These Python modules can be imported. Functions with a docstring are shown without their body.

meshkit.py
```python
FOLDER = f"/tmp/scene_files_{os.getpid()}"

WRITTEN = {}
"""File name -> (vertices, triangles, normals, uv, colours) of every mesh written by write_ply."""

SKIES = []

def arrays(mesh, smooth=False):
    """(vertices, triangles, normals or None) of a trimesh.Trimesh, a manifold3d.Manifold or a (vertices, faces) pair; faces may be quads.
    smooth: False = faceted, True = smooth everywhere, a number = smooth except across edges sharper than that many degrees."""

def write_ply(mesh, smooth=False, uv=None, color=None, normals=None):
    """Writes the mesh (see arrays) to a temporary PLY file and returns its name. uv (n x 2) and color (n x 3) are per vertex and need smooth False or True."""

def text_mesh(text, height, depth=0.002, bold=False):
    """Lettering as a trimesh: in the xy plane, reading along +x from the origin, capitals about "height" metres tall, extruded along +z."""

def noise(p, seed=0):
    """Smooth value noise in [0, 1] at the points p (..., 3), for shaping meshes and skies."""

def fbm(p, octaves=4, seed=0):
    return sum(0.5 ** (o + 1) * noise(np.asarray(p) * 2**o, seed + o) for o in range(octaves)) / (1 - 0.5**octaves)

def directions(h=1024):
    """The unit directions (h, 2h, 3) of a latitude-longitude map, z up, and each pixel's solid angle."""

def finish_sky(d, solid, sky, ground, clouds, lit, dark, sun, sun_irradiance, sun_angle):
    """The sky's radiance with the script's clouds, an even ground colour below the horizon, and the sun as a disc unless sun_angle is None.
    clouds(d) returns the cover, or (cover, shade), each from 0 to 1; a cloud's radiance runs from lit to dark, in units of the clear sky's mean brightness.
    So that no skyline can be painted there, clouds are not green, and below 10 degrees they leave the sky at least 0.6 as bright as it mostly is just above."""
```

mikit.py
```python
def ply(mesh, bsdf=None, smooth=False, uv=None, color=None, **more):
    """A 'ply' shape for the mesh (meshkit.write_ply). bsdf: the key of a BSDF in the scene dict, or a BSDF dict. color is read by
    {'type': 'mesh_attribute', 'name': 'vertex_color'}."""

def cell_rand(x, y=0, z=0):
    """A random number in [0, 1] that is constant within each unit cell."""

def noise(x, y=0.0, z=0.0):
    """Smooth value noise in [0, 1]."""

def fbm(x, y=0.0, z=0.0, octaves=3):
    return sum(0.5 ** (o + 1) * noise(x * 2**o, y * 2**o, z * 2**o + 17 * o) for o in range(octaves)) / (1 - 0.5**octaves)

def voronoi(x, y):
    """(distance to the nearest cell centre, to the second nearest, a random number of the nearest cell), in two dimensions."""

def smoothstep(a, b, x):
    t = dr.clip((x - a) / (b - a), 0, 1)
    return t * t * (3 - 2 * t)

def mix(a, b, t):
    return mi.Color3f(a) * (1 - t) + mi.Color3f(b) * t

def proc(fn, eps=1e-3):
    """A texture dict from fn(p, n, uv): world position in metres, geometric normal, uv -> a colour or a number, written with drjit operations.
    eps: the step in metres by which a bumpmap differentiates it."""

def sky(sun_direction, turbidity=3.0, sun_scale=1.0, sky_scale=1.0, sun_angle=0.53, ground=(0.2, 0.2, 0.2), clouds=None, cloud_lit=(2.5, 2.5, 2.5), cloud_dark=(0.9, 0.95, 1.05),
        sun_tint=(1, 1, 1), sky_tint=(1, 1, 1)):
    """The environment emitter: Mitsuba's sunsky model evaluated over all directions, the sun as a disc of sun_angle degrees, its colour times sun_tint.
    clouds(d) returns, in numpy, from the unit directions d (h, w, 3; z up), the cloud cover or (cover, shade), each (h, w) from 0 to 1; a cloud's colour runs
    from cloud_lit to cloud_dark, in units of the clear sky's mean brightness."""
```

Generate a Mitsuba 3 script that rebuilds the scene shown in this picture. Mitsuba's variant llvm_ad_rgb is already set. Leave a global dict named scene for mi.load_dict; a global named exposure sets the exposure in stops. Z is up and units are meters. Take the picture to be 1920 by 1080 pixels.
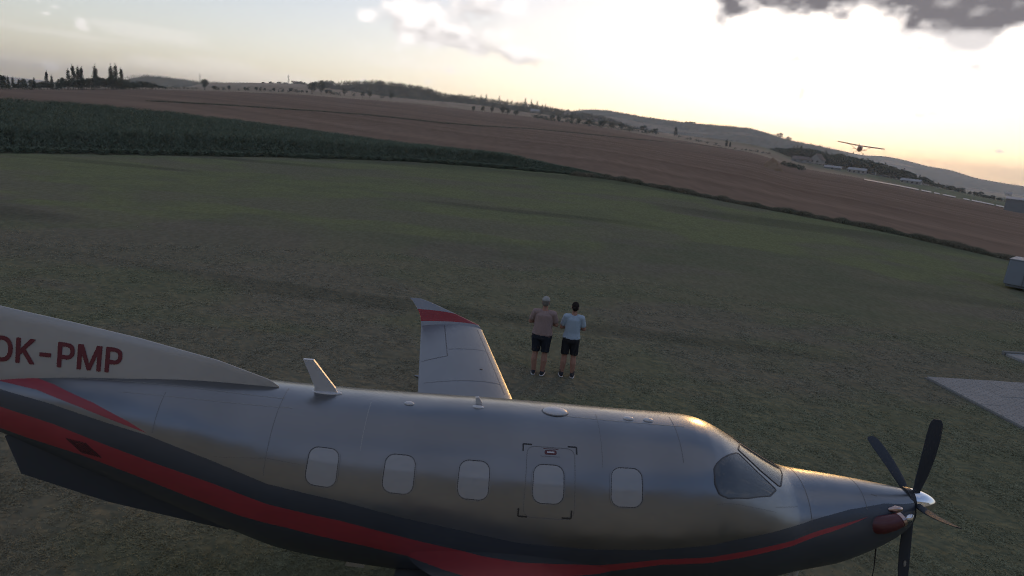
import math, random
import numpy as np, trimesh, manifold3d as m3
import drjit as dr
import mitsuba as mi
import mikit, meshkit
from mikit import proc, noise, fbm, voronoi, cell_rand, smoothstep, mix
from scipy.interpolate import PchipInterpolator
from scipy.ndimage import gaussian_filter1d
from shapely.geometry import Polygon

T = mi.ScalarTransform4f
scene, labels = {}, {}
rng = np.random.default_rng(7)
random.seed(7)

# ------------------------------------------------------------------ camera, sky, exposure
CAM_H, FOC = 5.4, 1185.5                      # mast height in metres, focal length in pixels of a 1920-wide frame
ROLL = math.radians(6.18)
PITCH = math.atan((540 - 246) * math.cos(ROLL) / FOC)
FWD = np.array([0, math.cos(PITCH), -math.sin(PITCH)])
_R0 = np.array([1.0, 0, 0]); _U0 = np.cross(_R0, FWD)
RIGHT = math.cos(ROLL) * _R0 + math.sin(ROLL) * _U0
UP = -math.sin(ROLL) * _R0 + math.cos(ROLL) * _U0
EYE = np.array([0, 0, CAM_H])
scene['camera'] = {'type': 'perspective', 'fov': 2 * math.degrees(math.atan(960 / FOC)), 'fov_axis': 'x', 'near_clip': 0.1, 'far_clip': 40000.0,
                   'to_world': T().look_at(origin=EYE.tolist(), target=(EYE + FWD).tolist(), up=UP.tolist())}
SUN_AZ, SUN_EL = 23.6, 9.2
sun_dir = [math.sin(math.radians(SUN_AZ)) * math.cos(math.radians(SUN_EL)), math.cos(math.radians(SUN_AZ)) * math.cos(math.radians(SUN_EL)), math.sin(math.radians(SUN_EL))]


def clouds(d):
    az = np.degrees(np.arctan2(d[..., 0], d[..., 1])); el = np.degrees(np.arcsin(np.clip(d[..., 2], -1, 1)))
    q = d / np.maximum(d[..., 2:3] + 0.12, 0.05)
    p3 = np.stack([q[..., 0] * 1.3, q[..., 1] * 1.3, 0 * az + 3.1], -1)
    base = meshkit.fbm(p3, 5, 3)
    fine = meshkit.fbm(np.stack([az * 0.55, el * 0.9, 0 * az], -1), 6, 11)
    wisp = meshkit.fbm(np.stack([az * 0.10, el * 0.9, 0 * az + 5], -1), 4, 5)

    def blob(a, e, wa, we, tilt=0.0):
        t = math.radians(tilt); x, y = az - a, el - e
        return np.exp(-((x * math.cos(t) + y * math.sin(t)) / wa) ** 2 - ((y * math.cos(t) - x * math.sin(t)) / we) ** 2)

    dark = 1.3 * blob(19.0, 12.3, 4.2, 1.35) + 1.4 * blob(30.0, 12.2, 4.6, 2.4, -8) + 0.95 * blob(32.3, 9.2, 1.3, 0.75, -12) + 0.8 * blob(34.6, 12, 2.0, 1.6) + 0.5 * blob(15.4, 11.2, 0.9, 1.0)
    dark += 0.42 * blob(33.8, 7.5, 1.0, 0.5) + 0.34 * blob(29.6, 8.3, 0.8, 0.5)
    cu = 1.0 * blob(-11.3, 8.2, 3.0, 2.6) + 1.05 * blob(-5.5, 9.6, 3.2, 2.0) + 0.85 * blob(-7.5, 7.0, 4.5, 0.9, -7) + 0.75 * blob(-1.0, 6.0, 3.2, 0.7, -6)
    flat = 0.85 * blob(-7.0, 6.7, 5.0, 0.8, -8) + 0.6 * blob(-1.0, 5.8, 3.0, 0.6, -6) + 0.8 * blob(-5.2, 9.0, 1.8, 0.9)
    inview = np.clip(1 - (np.abs(az) - 40) / 12, 0, 1) * np.clip(1 - (el - 13.5) / 5, 0, 1)
    field = 0.55 * np.clip((base - 0.50) * 4.0, 0, 1) * np.clip((el - 7) / 12, 0, 1) * (1 - inview)      # scattered clouds over the rest of the sky
    dd = dark + (fine - 0.5) * 1.7 - 0.40
    c_dark = 1 - np.exp(-5.0 * np.clip(dd * 2.2, 0, 1))
    c_cu = np.clip((cu + (fine - 0.5) * 2.3 - 0.16) * 1.7, 0, 1) * 0.88 * np.clip(cu * 4, 0, 1)
    c_w = np.clip((wisp - 0.56) * 3.0, 0, 0.4) * np.clip(1 - el / 9, 0, 1) * np.clip(el / 2, 0, 1)
    cover = np.maximum.reduce([c_dark, c_cu, field, c_w])
    body = meshkit.fbm(np.stack([az * 0.9, el * 1.6, 0 * az + 2], -1), 5, 17)
    s_dark = np.clip((dd - 0.04) * 2.2, 0, 1) ** 0.8 * np.clip(0.92 + 0.9 * (body - 0.42), 0.72, 1) * np.clip((el - 9.3) / 1.1, 0.35, 1)
    s_cu = np.clip(flat * 0.40 + (0.52 - fine) * 1.3, 0, 0.42)
    s_f = np.clip(0.3 + (base - 0.55) * 3, 0, 1)
    shade = np.where(c_dark >= np.maximum(c_cu, field), s_dark, np.where(c_cu >= field, s_cu, s_f))
    return np.clip(cover, 0, 1), np.clip(shade, 0, 1)


scene['sky'] = mikit.sky(sun_dir, turbidity=2.0, sun_scale=0.14, sun_angle=2.4, sky_scale=1.0, sun_tint=(1.0, 0.90, 0.74), sky_tint=(1.13, 0.985, 1.12), ground=(0.08, 0.08, 0.07),
                         clouds=clouds, cloud_lit=(3.6, 3.4, 3.3), cloud_dark=(0.52, 0.49, 0.54))
exposure = 3.0
HAZE_DENSITY = 0.00018


# ------------------------------------------------------------------ helpers
def ray(x, y):
    d = FWD + np.multiply.outer((np.asarray(x, float) - 960) / FOC, RIGHT) - np.multiply.outer((np.asarray(y, float) - 540) / FOC, UP)
    return d / np.linalg.norm(d, axis=-1, keepdims=True)


def az_el(pts):
    d = ray([p[0] for p in pts], [p[1] for p in pts])
    return np.degrees(np.arctan2(d[:, 0], d[:, 1])), np.degrees(np.arctan2(d[:, 2], np.hypot(d[:, 0], d[:, 1])))


used = {}


def key_of(name):
    n = used.get(name, 0); used[name] = n + 1
    return name if n == 0 else f'{name}_{n:03d}'


def tag(key, label=None, category=None, group=None, kind=None):
    e = labels.setdefault(key, {})
    for k, v in (('label', label), ('category', category), ('group', group), ('kind', kind)):
        if v: e[k] = v
    return key


def thing(name, label, category, group=None):
    return tag(key_of(name), label, category, group)


def put(name, mesh, bsdf, parent=None, smooth=False, uv=None, color=None, **kw):
    key = key_of(f'{parent}__{name}' if parent else name)
    scene[key] = mikit.ply(mesh, bsdf, smooth=smooth, uv=uv, color=color, **kw)
    return key


def again(name, shape, parent=None, to_world=None):
    key = key_of(f'{parent}__{name}' if parent else name)
    scene[key] = {**shape, 'to_world': to_world}
    return key


def grid(P, close=False, flip=False):
    n, m = P.shape[:2]
    i, j = np.meshgrid(np.arange(n - 1), np.arange(m if close else m - 1), indexing='ij')
    a, b, c, d = i * m + j, i * m + (j + 1) % m, (i + 1) * m + (j + 1) % m, (i + 1) * m + j
    F = np.stack([a, b, c, d] if not flip else [a, d, c, b], -1).reshape(-1, 4)
    F = np.vstack([F[:, [0, 1, 2]], F[:, [0, 2, 3]]])
    return P.reshape(-1, 3), F


def caps(V, F, n, m, flip=False):
    V = np.vstack([V, V[:m].mean(0), V[(n - 1) * m:n * m].mean(0)]); k = len(V)
    j = np.arange(m); jn = (j + 1) % m
    c0 = np.stack([jn, j, j * 0 + k - 2], 1); c1 = np.stack([(n - 1) * m + j, (n - 1) * m + jn, j * 0 + k - 1], 1)
    C = np.vstack([c0, c1])
    return V, np.vstack([F, C[:, ::-1] if flip else C])


def merge(parts):
    V, F, at = [], [], 0
    for v, f in parts:
        V.append(v); F.append(np.asarray(f) + at); at += len(v)
    return np.vstack(V), np.vstack(F)


def box(cx, cy, cz, sx, sy, sz, rot=0.0, bevel=0.0):
    if bevel:
        m = rounded(sx, sy, sz, bevel)
    else:
        m = trimesh.creation.box((sx, sy, sz))
    v = np.array(m.vertices); c, s = math.cos(rot), math.sin(rot)
    v = v @ np.array([[c, s, 0], [-s, c, 0], [0, 0, 1]]) + [cx, cy, cz]
    return v, np.array(m.faces)


def rounded(sx, sy, sz, r):
    pts = [(a * (sx / 2 - (r if k != 0 else 0)), b * (sy / 2 - (r if k != 1 else 0)), c * (sz / 2 - (r if k != 2 else 0))) for a in (-1, 1) for b in (-1, 1) for c in (-1, 1) for k in range(3)]
    return trimesh.convex.convex_hull(np.array(pts))


def tube(pts, rad, sides=8):
    p = np.asarray(pts, float); r = np.broadcast_to(rad, (len(p),))
    t = np.gradient(p, axis=0); t /= np.linalg.norm(t, axis=1, keepdims=True)
    a = np.cross(t, [0.31, 0.95, 0.02]); a /= np.linalg.norm(a, axis=1, keepdims=True) + 1e-9
    b = np.cross(t, a); g = np.arange(sides) * 2 * math.pi / sides
    P = p[:, None] + r[:, None, None] * (np.cos(g)[None, :, None] * a[:, None] + np.sin(g)[None, :, None] * b[:, None])
    V, F = grid(P, close=True)
    return caps(V, F, len(p), sides)


def out(mesh):
    m = trimesh.Trimesh(*mesh, process=False); trimesh.repair.fix_normals(m)
    return np.array(m.vertices), np.array(m.faces)


def rgb(c): return {'type': 'rgb', 'value': list(c)}


def mat(name, color, rough=0.6, metal=0.0, spec=0.5, coat=0.0, two=True, **kw):
    b = {'type': 'principled', 'base_color': color if isinstance(color, dict) else rgb(color), 'roughness': rough, 'specular': spec, **kw}
    if metal: b['metallic'] = metal
    if coat: b['clearcoat'] = coat; b['clearcoat_gloss'] = 0.93
    scene[name] = {'type': 'twosided', 'bsdf': b} if two else b
    return name


def diffuse(name, color):
    scene[name] = {'type': 'twosided', 'bsdf': {'type': 'diffuse', 'reflectance': color if isinstance(color, dict) else rgb(color)}}
    return name


# ------------------------------------------------------------------ terrain: rings round the mast, heights read as angles above and below the horizon
AZ = np.arange(-180, 180.01, 0.5)
inw = smoothw = np.clip((62 - np.abs(AZ)) / 18, 0, 1); inw = inw * inw * (3 - 2 * inw)


def ring(pts, radius, r_far, z_far, soft=1.2):
    a, e = az_el(pts)
    el = np.interp(AZ, a, e); r = np.interp(AZ, [p[0] for p in radius], [p[1] for p in radius])
    el = gaussian_filter1d(el, soft / 0.5); r = gaussian_filter1d(r, 3)
    z = CAM_H + r * np.tan(np.radians(el))
    return inw * r + (1 - inw) * r_far, inw * z + (1 - inw) * z_far


A_PX = [(0, 288), (300, 292), (560, 297), (760, 303), (1000, 321), (1150, 336), (1400, 385), (1650, 432), (1920, 494)]
B_PX = [(0, 206), (150, 213), (300, 226), (500, 249), (760, 288), (1000, 318), (1150, 335.5), (1400, 384), (1650, 431), (1920, 493)]
C_PX = [(0, 168), (273, 167), (420, 171), (560, 177), (633, 183), (773, 193), (879, 206), (985, 218), (1092, 232), (1200, 251), (1275, 263), (1350, 276), (1440, 291), (1462, 307), (1511, 318), (1612, 333), (1762, 366), (1886, 390), (1920, 398)]
D_PX = [(0, 165), (273, 164), (390, 163), (480, 160), (600, 163), (650, 170), (740, 183), (800, 188), (900, 196), (950, 206), (1000, 212), (1100, 225), (1200, 244), (1280, 253), (1350, 262), (1440, 275), (1490, 300), (1560, 314), (1650, 330), (1760, 352), (1860, 374), (1920, 386)]
RINGS = [(np.full(len(AZ), 4.0), np.zeros(len(AZ))), (np.full(len(AZ), 26.0), np.zeros(len(AZ))),
         ring(A_PX, [(-40, 58), (0, 64), (40, 59)], 60, 0, 1.0),
         ring(B_PX, [(-40, 100), (-20, 100), (7, 66.5), (10, 65.5), (40, 61)], 64, 0, 1.0),
         ring(C_PX, [(-40, 330), (-20, 480), (0, 620), (12, 560), (22, 420), (40, 400)], 380, -3),
         ring(D_PX, [(-40, 420), (-20, 800), (0, 830), (12, 900), (22, 640), (40, 560)], 600, -6),
         (np.full(len(AZ), 2600.0), np.full(len(AZ), -38.0) * inw), (np.full(len(AZ), 6800.0), np.full(len(AZ), 3.0))]
RR, ZZ = np.array([k[0] for k in RINGS]), np.array([k[1] for k in RINGS])
NA, NB, NC, ND = 2, 3, 4, 5


def ring_at(az, k):
    return np.interp(az, AZ, RR[k]), np.interp(az, AZ, ZZ[k])


def ground_z(az, r):
    az, r = np.broadcast_arrays(np.asarray(az, float), np.asarray(r, float)); z = np.zeros(az.shape)
    for k in range(len(RINGS) - 1):
        r0, z0 = ring_at(az, k); r1, z1 = ring_at(az, k + 1)
        on = (r >= r0) & (r <= r1 + 1e-6); z = np.where(on, z0 + (z1 - z0) * np.clip((r - r0) / np.maximum(r1 - r0, 1e-6), 0, 1), z)
    return z


def polar(az, r, z=None):
    a = np.radians(az); z = ground_z(az, r) if z is None else z
    return np.stack([r * np.sin(a), r * np.cos(a), z + 0 * r], -1)


def hit(x, y):
    """where the line of sight through this pixel of the photograph meets the terrain"""
    d = ray(x, y); t = np.geomspace(4, 2400, 6000); P = EYE + t[:, None] * d
    az = np.degrees(np.arctan2(P[:, 0], P[:, 1])); r = np.hypot(P[:, 0], P[:, 1])
    below = P[:, 2] < ground_z(az, r)
    return P[below.argmax()] if below.any() else P[-1]


def patch_of(k0, k1, n, az0=-180, az1=180, geo=False):
    az = AZ[(AZ >= az0) & (AZ <= az1)]
    s = np.linspace(0, 1, n + 1); r0, z0 = ring_at(az, k0); r1, z1 = ring_at(az, k1)
    r = r0[None] + (r1 - r0)[None] * s[:, None] if not geo else r0[None] * (r1 / np.maximum(r0, .1))[None] ** s[:, None]
    z = z0[None] + (z1 - z0)[None] * ((r - r0) / np.maximum(r1 - r0, 1e-6))
    return polar(np.broadcast_to(az, r.shape), r, z)


def meadow_color(p, n, uv):
    big = fbm(p.x * 0.055, p.y * 0.085, 1.0, 4); mid = fbm(p.x * 0.45 + 7, p.y * 0.8, 2.0, 3); fine = fbm(p.x * 9.0, p.y * 5.0, 0.0, 3)
    track = smoothstep(0.56, 0.64, noise(p.x * 0.02 + p.y * 0.33, p.x * 0.03, 9.0)) * smoothstep(0.35, 0.6, noise(p.x * 0.05, p.y * 0.12, 12.0))
    bare = smoothstep(0.50, 0.66, fbm(p.x * 0.16 + 31, p.y * 0.3 + 3, 4.0, 3))
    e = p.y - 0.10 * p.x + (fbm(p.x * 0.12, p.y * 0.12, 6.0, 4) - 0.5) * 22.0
    green_band = smoothstep(29.0, 31.0, e)                  # lighter, greener band of grass towards the crop, with a ragged edge
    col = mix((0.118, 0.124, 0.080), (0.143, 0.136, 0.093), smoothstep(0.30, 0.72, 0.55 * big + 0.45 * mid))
    col = mix(col, mi.Color3f(0.146, 0.158, 0.082), green_band * (0.45 + 0.4 * smoothstep(0.35, 0.60, mid)))
    col = mix(col, mi.Color3f(0.140, 0.125, 0.100), bare * 0.5)
    col = mix(col, mi.Color3f(0.070, 0.072, 0.052), track * 0.5)
    return col * (0.80 + 0.42 * fine)


def bump_meadow(p, n, uv): return fbm(p.x * 7.0, p.y * 7.0, 0.0, 3) * 0.05


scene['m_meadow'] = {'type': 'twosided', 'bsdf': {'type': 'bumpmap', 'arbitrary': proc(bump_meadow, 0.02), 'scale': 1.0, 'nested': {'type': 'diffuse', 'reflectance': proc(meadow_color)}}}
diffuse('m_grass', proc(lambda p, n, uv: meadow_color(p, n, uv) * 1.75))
diffuse('m_wheat', proc(lambda p, n, uv: mix((0.156, 0.112, 0.084), (0.190, 0.141, 0.107), fbm(p.x * 0.02, p.y * 0.03, 0.0, 4)) * (0.84 + 0.3 * fbm(p.x * 1.1, p.y * 0.25, 0.0, 3)) * (0.86 + 0.28 * noise(p.x * 0.10 + p.y * 0.13, 3.0, 0.0))))
diffuse('m_soil', proc(lambda p, n, uv: mix((0.08, 0.088, 0.055), (0.115, 0.11, 0.072), fbm(p.x * 1.3, p.y * 1.3, 0.0, 3))))
diffuse('m_stubble', proc(lambda p, n, uv: mix(mix((0.30, 0.235, 0.175), (0.22, 0.18, 0.13), fbm(p.x * 0.012, p.y * 0.02, 0.0, 4)), mi.Color3f(0.13, 0.14, 0.09), smoothstep(170.0, 260.0, p.x)) * (0.85 + 0.3 * noise(p.x * 0.15, p.y * 0.06, 0.0))))
diffuse('m_plain', proc(lambda p, n, uv: mix((0.06, 0.075, 0.045), (0.19, 0.16, 0.11), smoothstep(0.42, 0.6, fbm(p.x * 0.0022, p.y * 0.0035, 0.0, 3)))))

V, F = grid(np.concatenate([patch_of(0, 1, 14), patch_of(1, NA, 20)[1:]]))
nV = len(V); ring0 = np.arange(len(AZ))
V = np.vstack([V, [[0, 0, 0.0]]]); F = np.vstack([F, np.stack([ring0[1:], ring0[:-1], ring0[:-1] * 0 + nV], 1)])
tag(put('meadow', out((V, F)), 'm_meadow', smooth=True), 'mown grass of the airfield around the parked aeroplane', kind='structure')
tag(put('crop_field', grid(patch_of(NA, NB, 12)), 'm_soil', smooth=True), 'dark soil under the green crop beyond the grass', kind='structure')
tag(put('wheat_field', grid(patch_of(NB, NC, 60, geo=True)), 'm_wheat', smooth=True), 'reddish brown ripe grain field beyond the green crop', kind='structure')
tag(put('stubble_field', grid(patch_of(NC, ND, 20)), 'm_stubble', smooth=True), 'pale stubble field at the foot of the hills', kind='structure')
tag(put('far_plain', grid(np.concatenate([patch_of(ND, 6, 12), patch_of(6, 7, 14, geo=True)[1:]])), 'm_plain', smooth=True), 'flat land far behind the fields', kind='structure')

# hills: ridges with a front slope, a crest and a back slope
diffuse('m_woodhill', proc(lambda p, n, uv: mix((0.030, 0.040, 0.028), (0.065, 0.070, 0.045), fbm(p.x * 0.03, p.y * 0.03, p.z * 0.05, 4))))
diffuse('m_fieldhill', proc(lambda p, n, uv: mix((0.038, 0.055, 0.052), (0.13, 0.118, 0.098), smoothstep(0.56, 0.66, fbm(p.x * 0.004, p.y * 0.004, p.z * 0.02, 3)))))
HILLS = {}


def hill(px, r_front, r_crest, z_base, m, label, az_step=0.25, rough=2.0):
    a, e = az_el(px); az = np.arange(a.min(), a.max(), az_step); el = np.interp(az, a, e); el = gaussian_filter1d(el, 1.2)
    zc = CAM_H + r_crest * np.tan(np.radians(el)); n = 26
    s = np.concatenate([np.linspace(0, 1, n), np.linspace(1, 2, 12)[1:]]); up = np.where(s <= 1, np.sin(np.minimum(s, 1) * math.pi / 2) ** 1.3, np.cos((np.maximum(s, 1) - 1) * math.pi / 2) ** 1.5)
    r = np.where(s <= 1, r_front + (r_crest - r_front) * s, r_crest + (r_crest - r_front) * (s - 1) * 1.5)
    z = z_base + np.maximum(zc - z_base, 0)[None] * up[:, None]
    R = np.broadcast_to(r[:, None], z.shape); Az = np.broadcast_to(az, z.shape)
    P = polar(Az, R, z); P[..., 2] += (meshkit.fbm(P / (r_crest * 0.05), 3) - 0.5) * rough * np.where(np.abs(s - 1) < 0.06, 0.3, 1)[:, None]
    k = put('hill', grid(P), m, smooth=True); tag(k, label, kind='structure'); HILLS[k] = P
    return k


h_left = hill([(150, 200), (190, 172), (215, 158), (240, 148), (275, 142.5), (320, 147), (350, 152), (385, 156), (440, 158), (520, 170), (560, 185)], 1200, 1900, -20, 'm_woodhill', 'wooded hill rising behind the left row of poplars')
h_pale = hill([(300, 175), (380, 157), (440, 155.5), (520, 157), (600, 160), (660, 163), (740, 172), (800, 188)], 850, 1350, 5, 'm_stubble', 'pale stubble slope with small trees left of the wooded hill')
h_wood = hill([(540, 185), (575, 172), (610, 163), (650, 159), (700, 157), (760, 163.5), (800, 170), (830, 182), (880, 185), (930, 194), (1000, 202), (1060, 213), (1110, 220), (1150, 230), (1200, 247), (1240, 264), (1280, 285)], 880, 1150, 8, 'm_woodhill', 'low forested hill behind the middle of the fields')
h_right = hill([(960, 235), (1040, 217), (1080, 209), (1110, 207), (1140, 209), (1200, 220), (1280, 231), (1310, 233.5), (1400, 241), (1430, 248), (1470, 261), (1500, 268), (1540, 275), (1580, 287), (1640, 312), (1720, 350)], 1300, 2500, -30, 'm_fieldhill', 'long bluish hill right of the forested hill')
h_far = hill([(1420, 300), (1500, 282), (1560, 279), (1620, 292), (1660, 293), (1700, 301), (1740, 312), (1780, 318), (1830, 334), (1880, 343), (1925, 350), (2000, 362)], 2900, 4300, -50, 'm_fieldhill', 'hazy far hills at the right edge under the flying aeroplane', rough=8)

# ------------------------------------------------------------------ trees
diffuse('m_leaf', proc(lambda p, n, uv: mix((0.022, 0.040, 0.032), (0.055, 0.078, 0.052), noise(p.x * 0.9, p.y * 0.9, p.z * 0.9))))
diffuse('m_leaf_dark', proc(lambda p, n, uv: mix((0.016, 0.029, 0.026), (0.040, 0.056, 0.040), noise(p.x * 0.7, p.y * 0.7, p.z * 0.7))))
diffuse('m_bark', proc(lambda p, n, uv: mix((0.05, 0.042, 0.034), (0.10, 0.085, 0.07), fbm(p.x * 3, p.y * 3, p.z * 0.8, 3))))


def leaves(pts, size, seed, flat=0.0):
    g = np.random.default_rng(seed); n = len(pts)
    u = g.normal(size=(n, 3)); u /= np.linalg.norm(u, axis=1, keepdims=True); w = g.normal(size=(n, 3)); w[:, 2] *= 1 - flat
    v = np.cross(u, w); v /= np.linalg.norm(v, axis=1, keepdims=True) + 1e-9
    s = size * g.uniform(0.6, 1.35, (n, 1))
    P = np.stack([pts - u * s, pts + v * s * 0.62, pts + u * s, pts - v * s * 0.62], 1).reshape(-1, 3); i = np.arange(n)[:, None] * 4
    return P, np.vstack([i + [0, 1, 2], i + [0, 2, 3]])


def crown(kind, n, seed):
    g = np.random.default_rng(seed)
    if kind == 'poplar':
        pts = []
        for c in range(26):
            t = g.uniform(0.03, 0.97); rad = 0.105 * math.sin(math.pi * min(1, 0.22 + 0.8 * t) ** 0.9) ** 0.8 * g.uniform(0.5, 1.15); a = g.uniform(0, 6.28)
            q = g.normal(size=(n // 26, 3)) * [0.026, 0.026, 0.06]; pts.append(q + [rad * math.cos(a), rad * math.sin(a), 0.12 + 0.86 * t])
        return leaves(np.vstack(pts), 0.024, seed)
    if kind == 'conifer':
        pts = []
        for c in range(30):
            t = (c + g.uniform(0, 1)) / 30; rad = 0.21 * (1 - t) ** 0.85 * g.uniform(0.55, 1.1); a = g.uniform(0, 6.28)
            q = g.normal(size=(n // 30, 3)) * [0.045 * (1.1 - t), 0.045 * (1.1 - t), 0.02]; pts.append(q + [rad * math.cos(a), rad * math.sin(a), 0.12 + 0.88 * t - 0.1 * rad])
        return leaves(np.vstack(pts), 0.028, seed)
    nb = 22 if kind == 'round' else 14; pts = []
    for c in range(nb):
        d = g.normal(size=3); d /= np.linalg.norm(d); k = g.uniform(0.5, 1.0) ** 0.5
        ctr = d * k * ([0.30, 0.30, 0.33] if kind == 'round' else [0.48, 0.48, 0.38]) * g.uniform(0.75, 1.15) + [0, 0, 0.62 if kind == 'round' else 0.46]
        q = g.normal(size=(n // nb, 3)); q /= np.linalg.norm(q, axis=1, keepdims=True); q *= (g.uniform(0.3, 1, (n // nb, 1)) ** 0.4) * g.uniform(0.10, 0.17); pts.append(q + ctr)
    P = np.vstack(pts); P[:, 2] = np.maximum(P[:, 2], 0.03)
    return leaves(P, 0.036, seed)


def trunk(kind, seed):
    g = np.random.default_rng(seed); h = {'poplar': 0.8, 'conifer': 0.85, 'round': 0.62, 'bush': 0.4}[kind]; r = {'poplar': 0.016, 'conifer': 0.018, 'round': 0.026, 'bush': 0.02}[kind]
    parts = [tube([[0, 0, -0.06], [0.004, 0, h * 0.3], [0.012, 0.006, h * 0.7], [0, 0.01, h]], [r * 1.5, r, r * 0.7, r * 0.25], 7)]
    for k in range(6 if kind == 'round' else 4):
        z = h * g.uniform(0.4, 0.85); a = g.uniform(0, 6.28); l = {'poplar': 0.07, 'conifer': 0.12, 'round': 0.27, 'bush': 0.3}[kind]
        parts.append(tube([[0.008, 0, z], [l * .5 * math.cos(a), l * .5 * math.sin(a), z + l * .4], [l * math.cos(a), l * math.sin(a), z + l * .9]], [r * .5, r * .35, r * .12], 5))
    return merge(parts)


TREE = {}
for kd, nq in (('poplar', 1100), ('conifer', 800), ('round', 1100), ('bush', 560)):
    TREE[kd] = []
    for v in range(3):
        TREE[kd].append((mikit.ply(crown(kd, nq, 100 + v * 7), 'm_leaf_dark' if kd in ('conifer', 'poplar') else 'm_leaf'), mikit.ply(trunk(kd, v), 'm_bark', smooth=True)))
NAMES = {'poplar': 'poplar_tree', 'conifer': 'conifer_tree', 'round': 'broadleaf_tree', 'bush': 'bush'}


def tree(kind, base, height, label, group=None, wide=1.0):
    k = thing(NAMES[kind], label, 'bush' if kind == 'bush' else 'tree', group)
    c, t = TREE[kind][rng.integers(3)]
    M = T().translate([float(base[0]), float(base[1]), float(base[2]) - 0.03 * height]).rotate([0, 0, 1], float(rng.uniform(0, 360))).scale([height * wide, height * wide, height])
    again('crown', c, k, M); again('trunk', t, k, M)
    return k


def tree_px(kind, x, y_base, y_top, label, group=None, wide=1.0, r=None, crest=False):
    b = hit(x, y_base)
    if r is not None:
        d = ray(x, y_base); b = EYE + d * (r / math.hypot(d[0], d[1])); b[2] = b[2] if crest else min(b[2], float(ground_z(math.degrees(math.atan2(b[0], b[1])), r)))
    px_m = FOC / np.dot(b - EYE, FWD)
    return tree(kind, b, (y_base - y_top) / px_m, label, group, wide)


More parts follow.
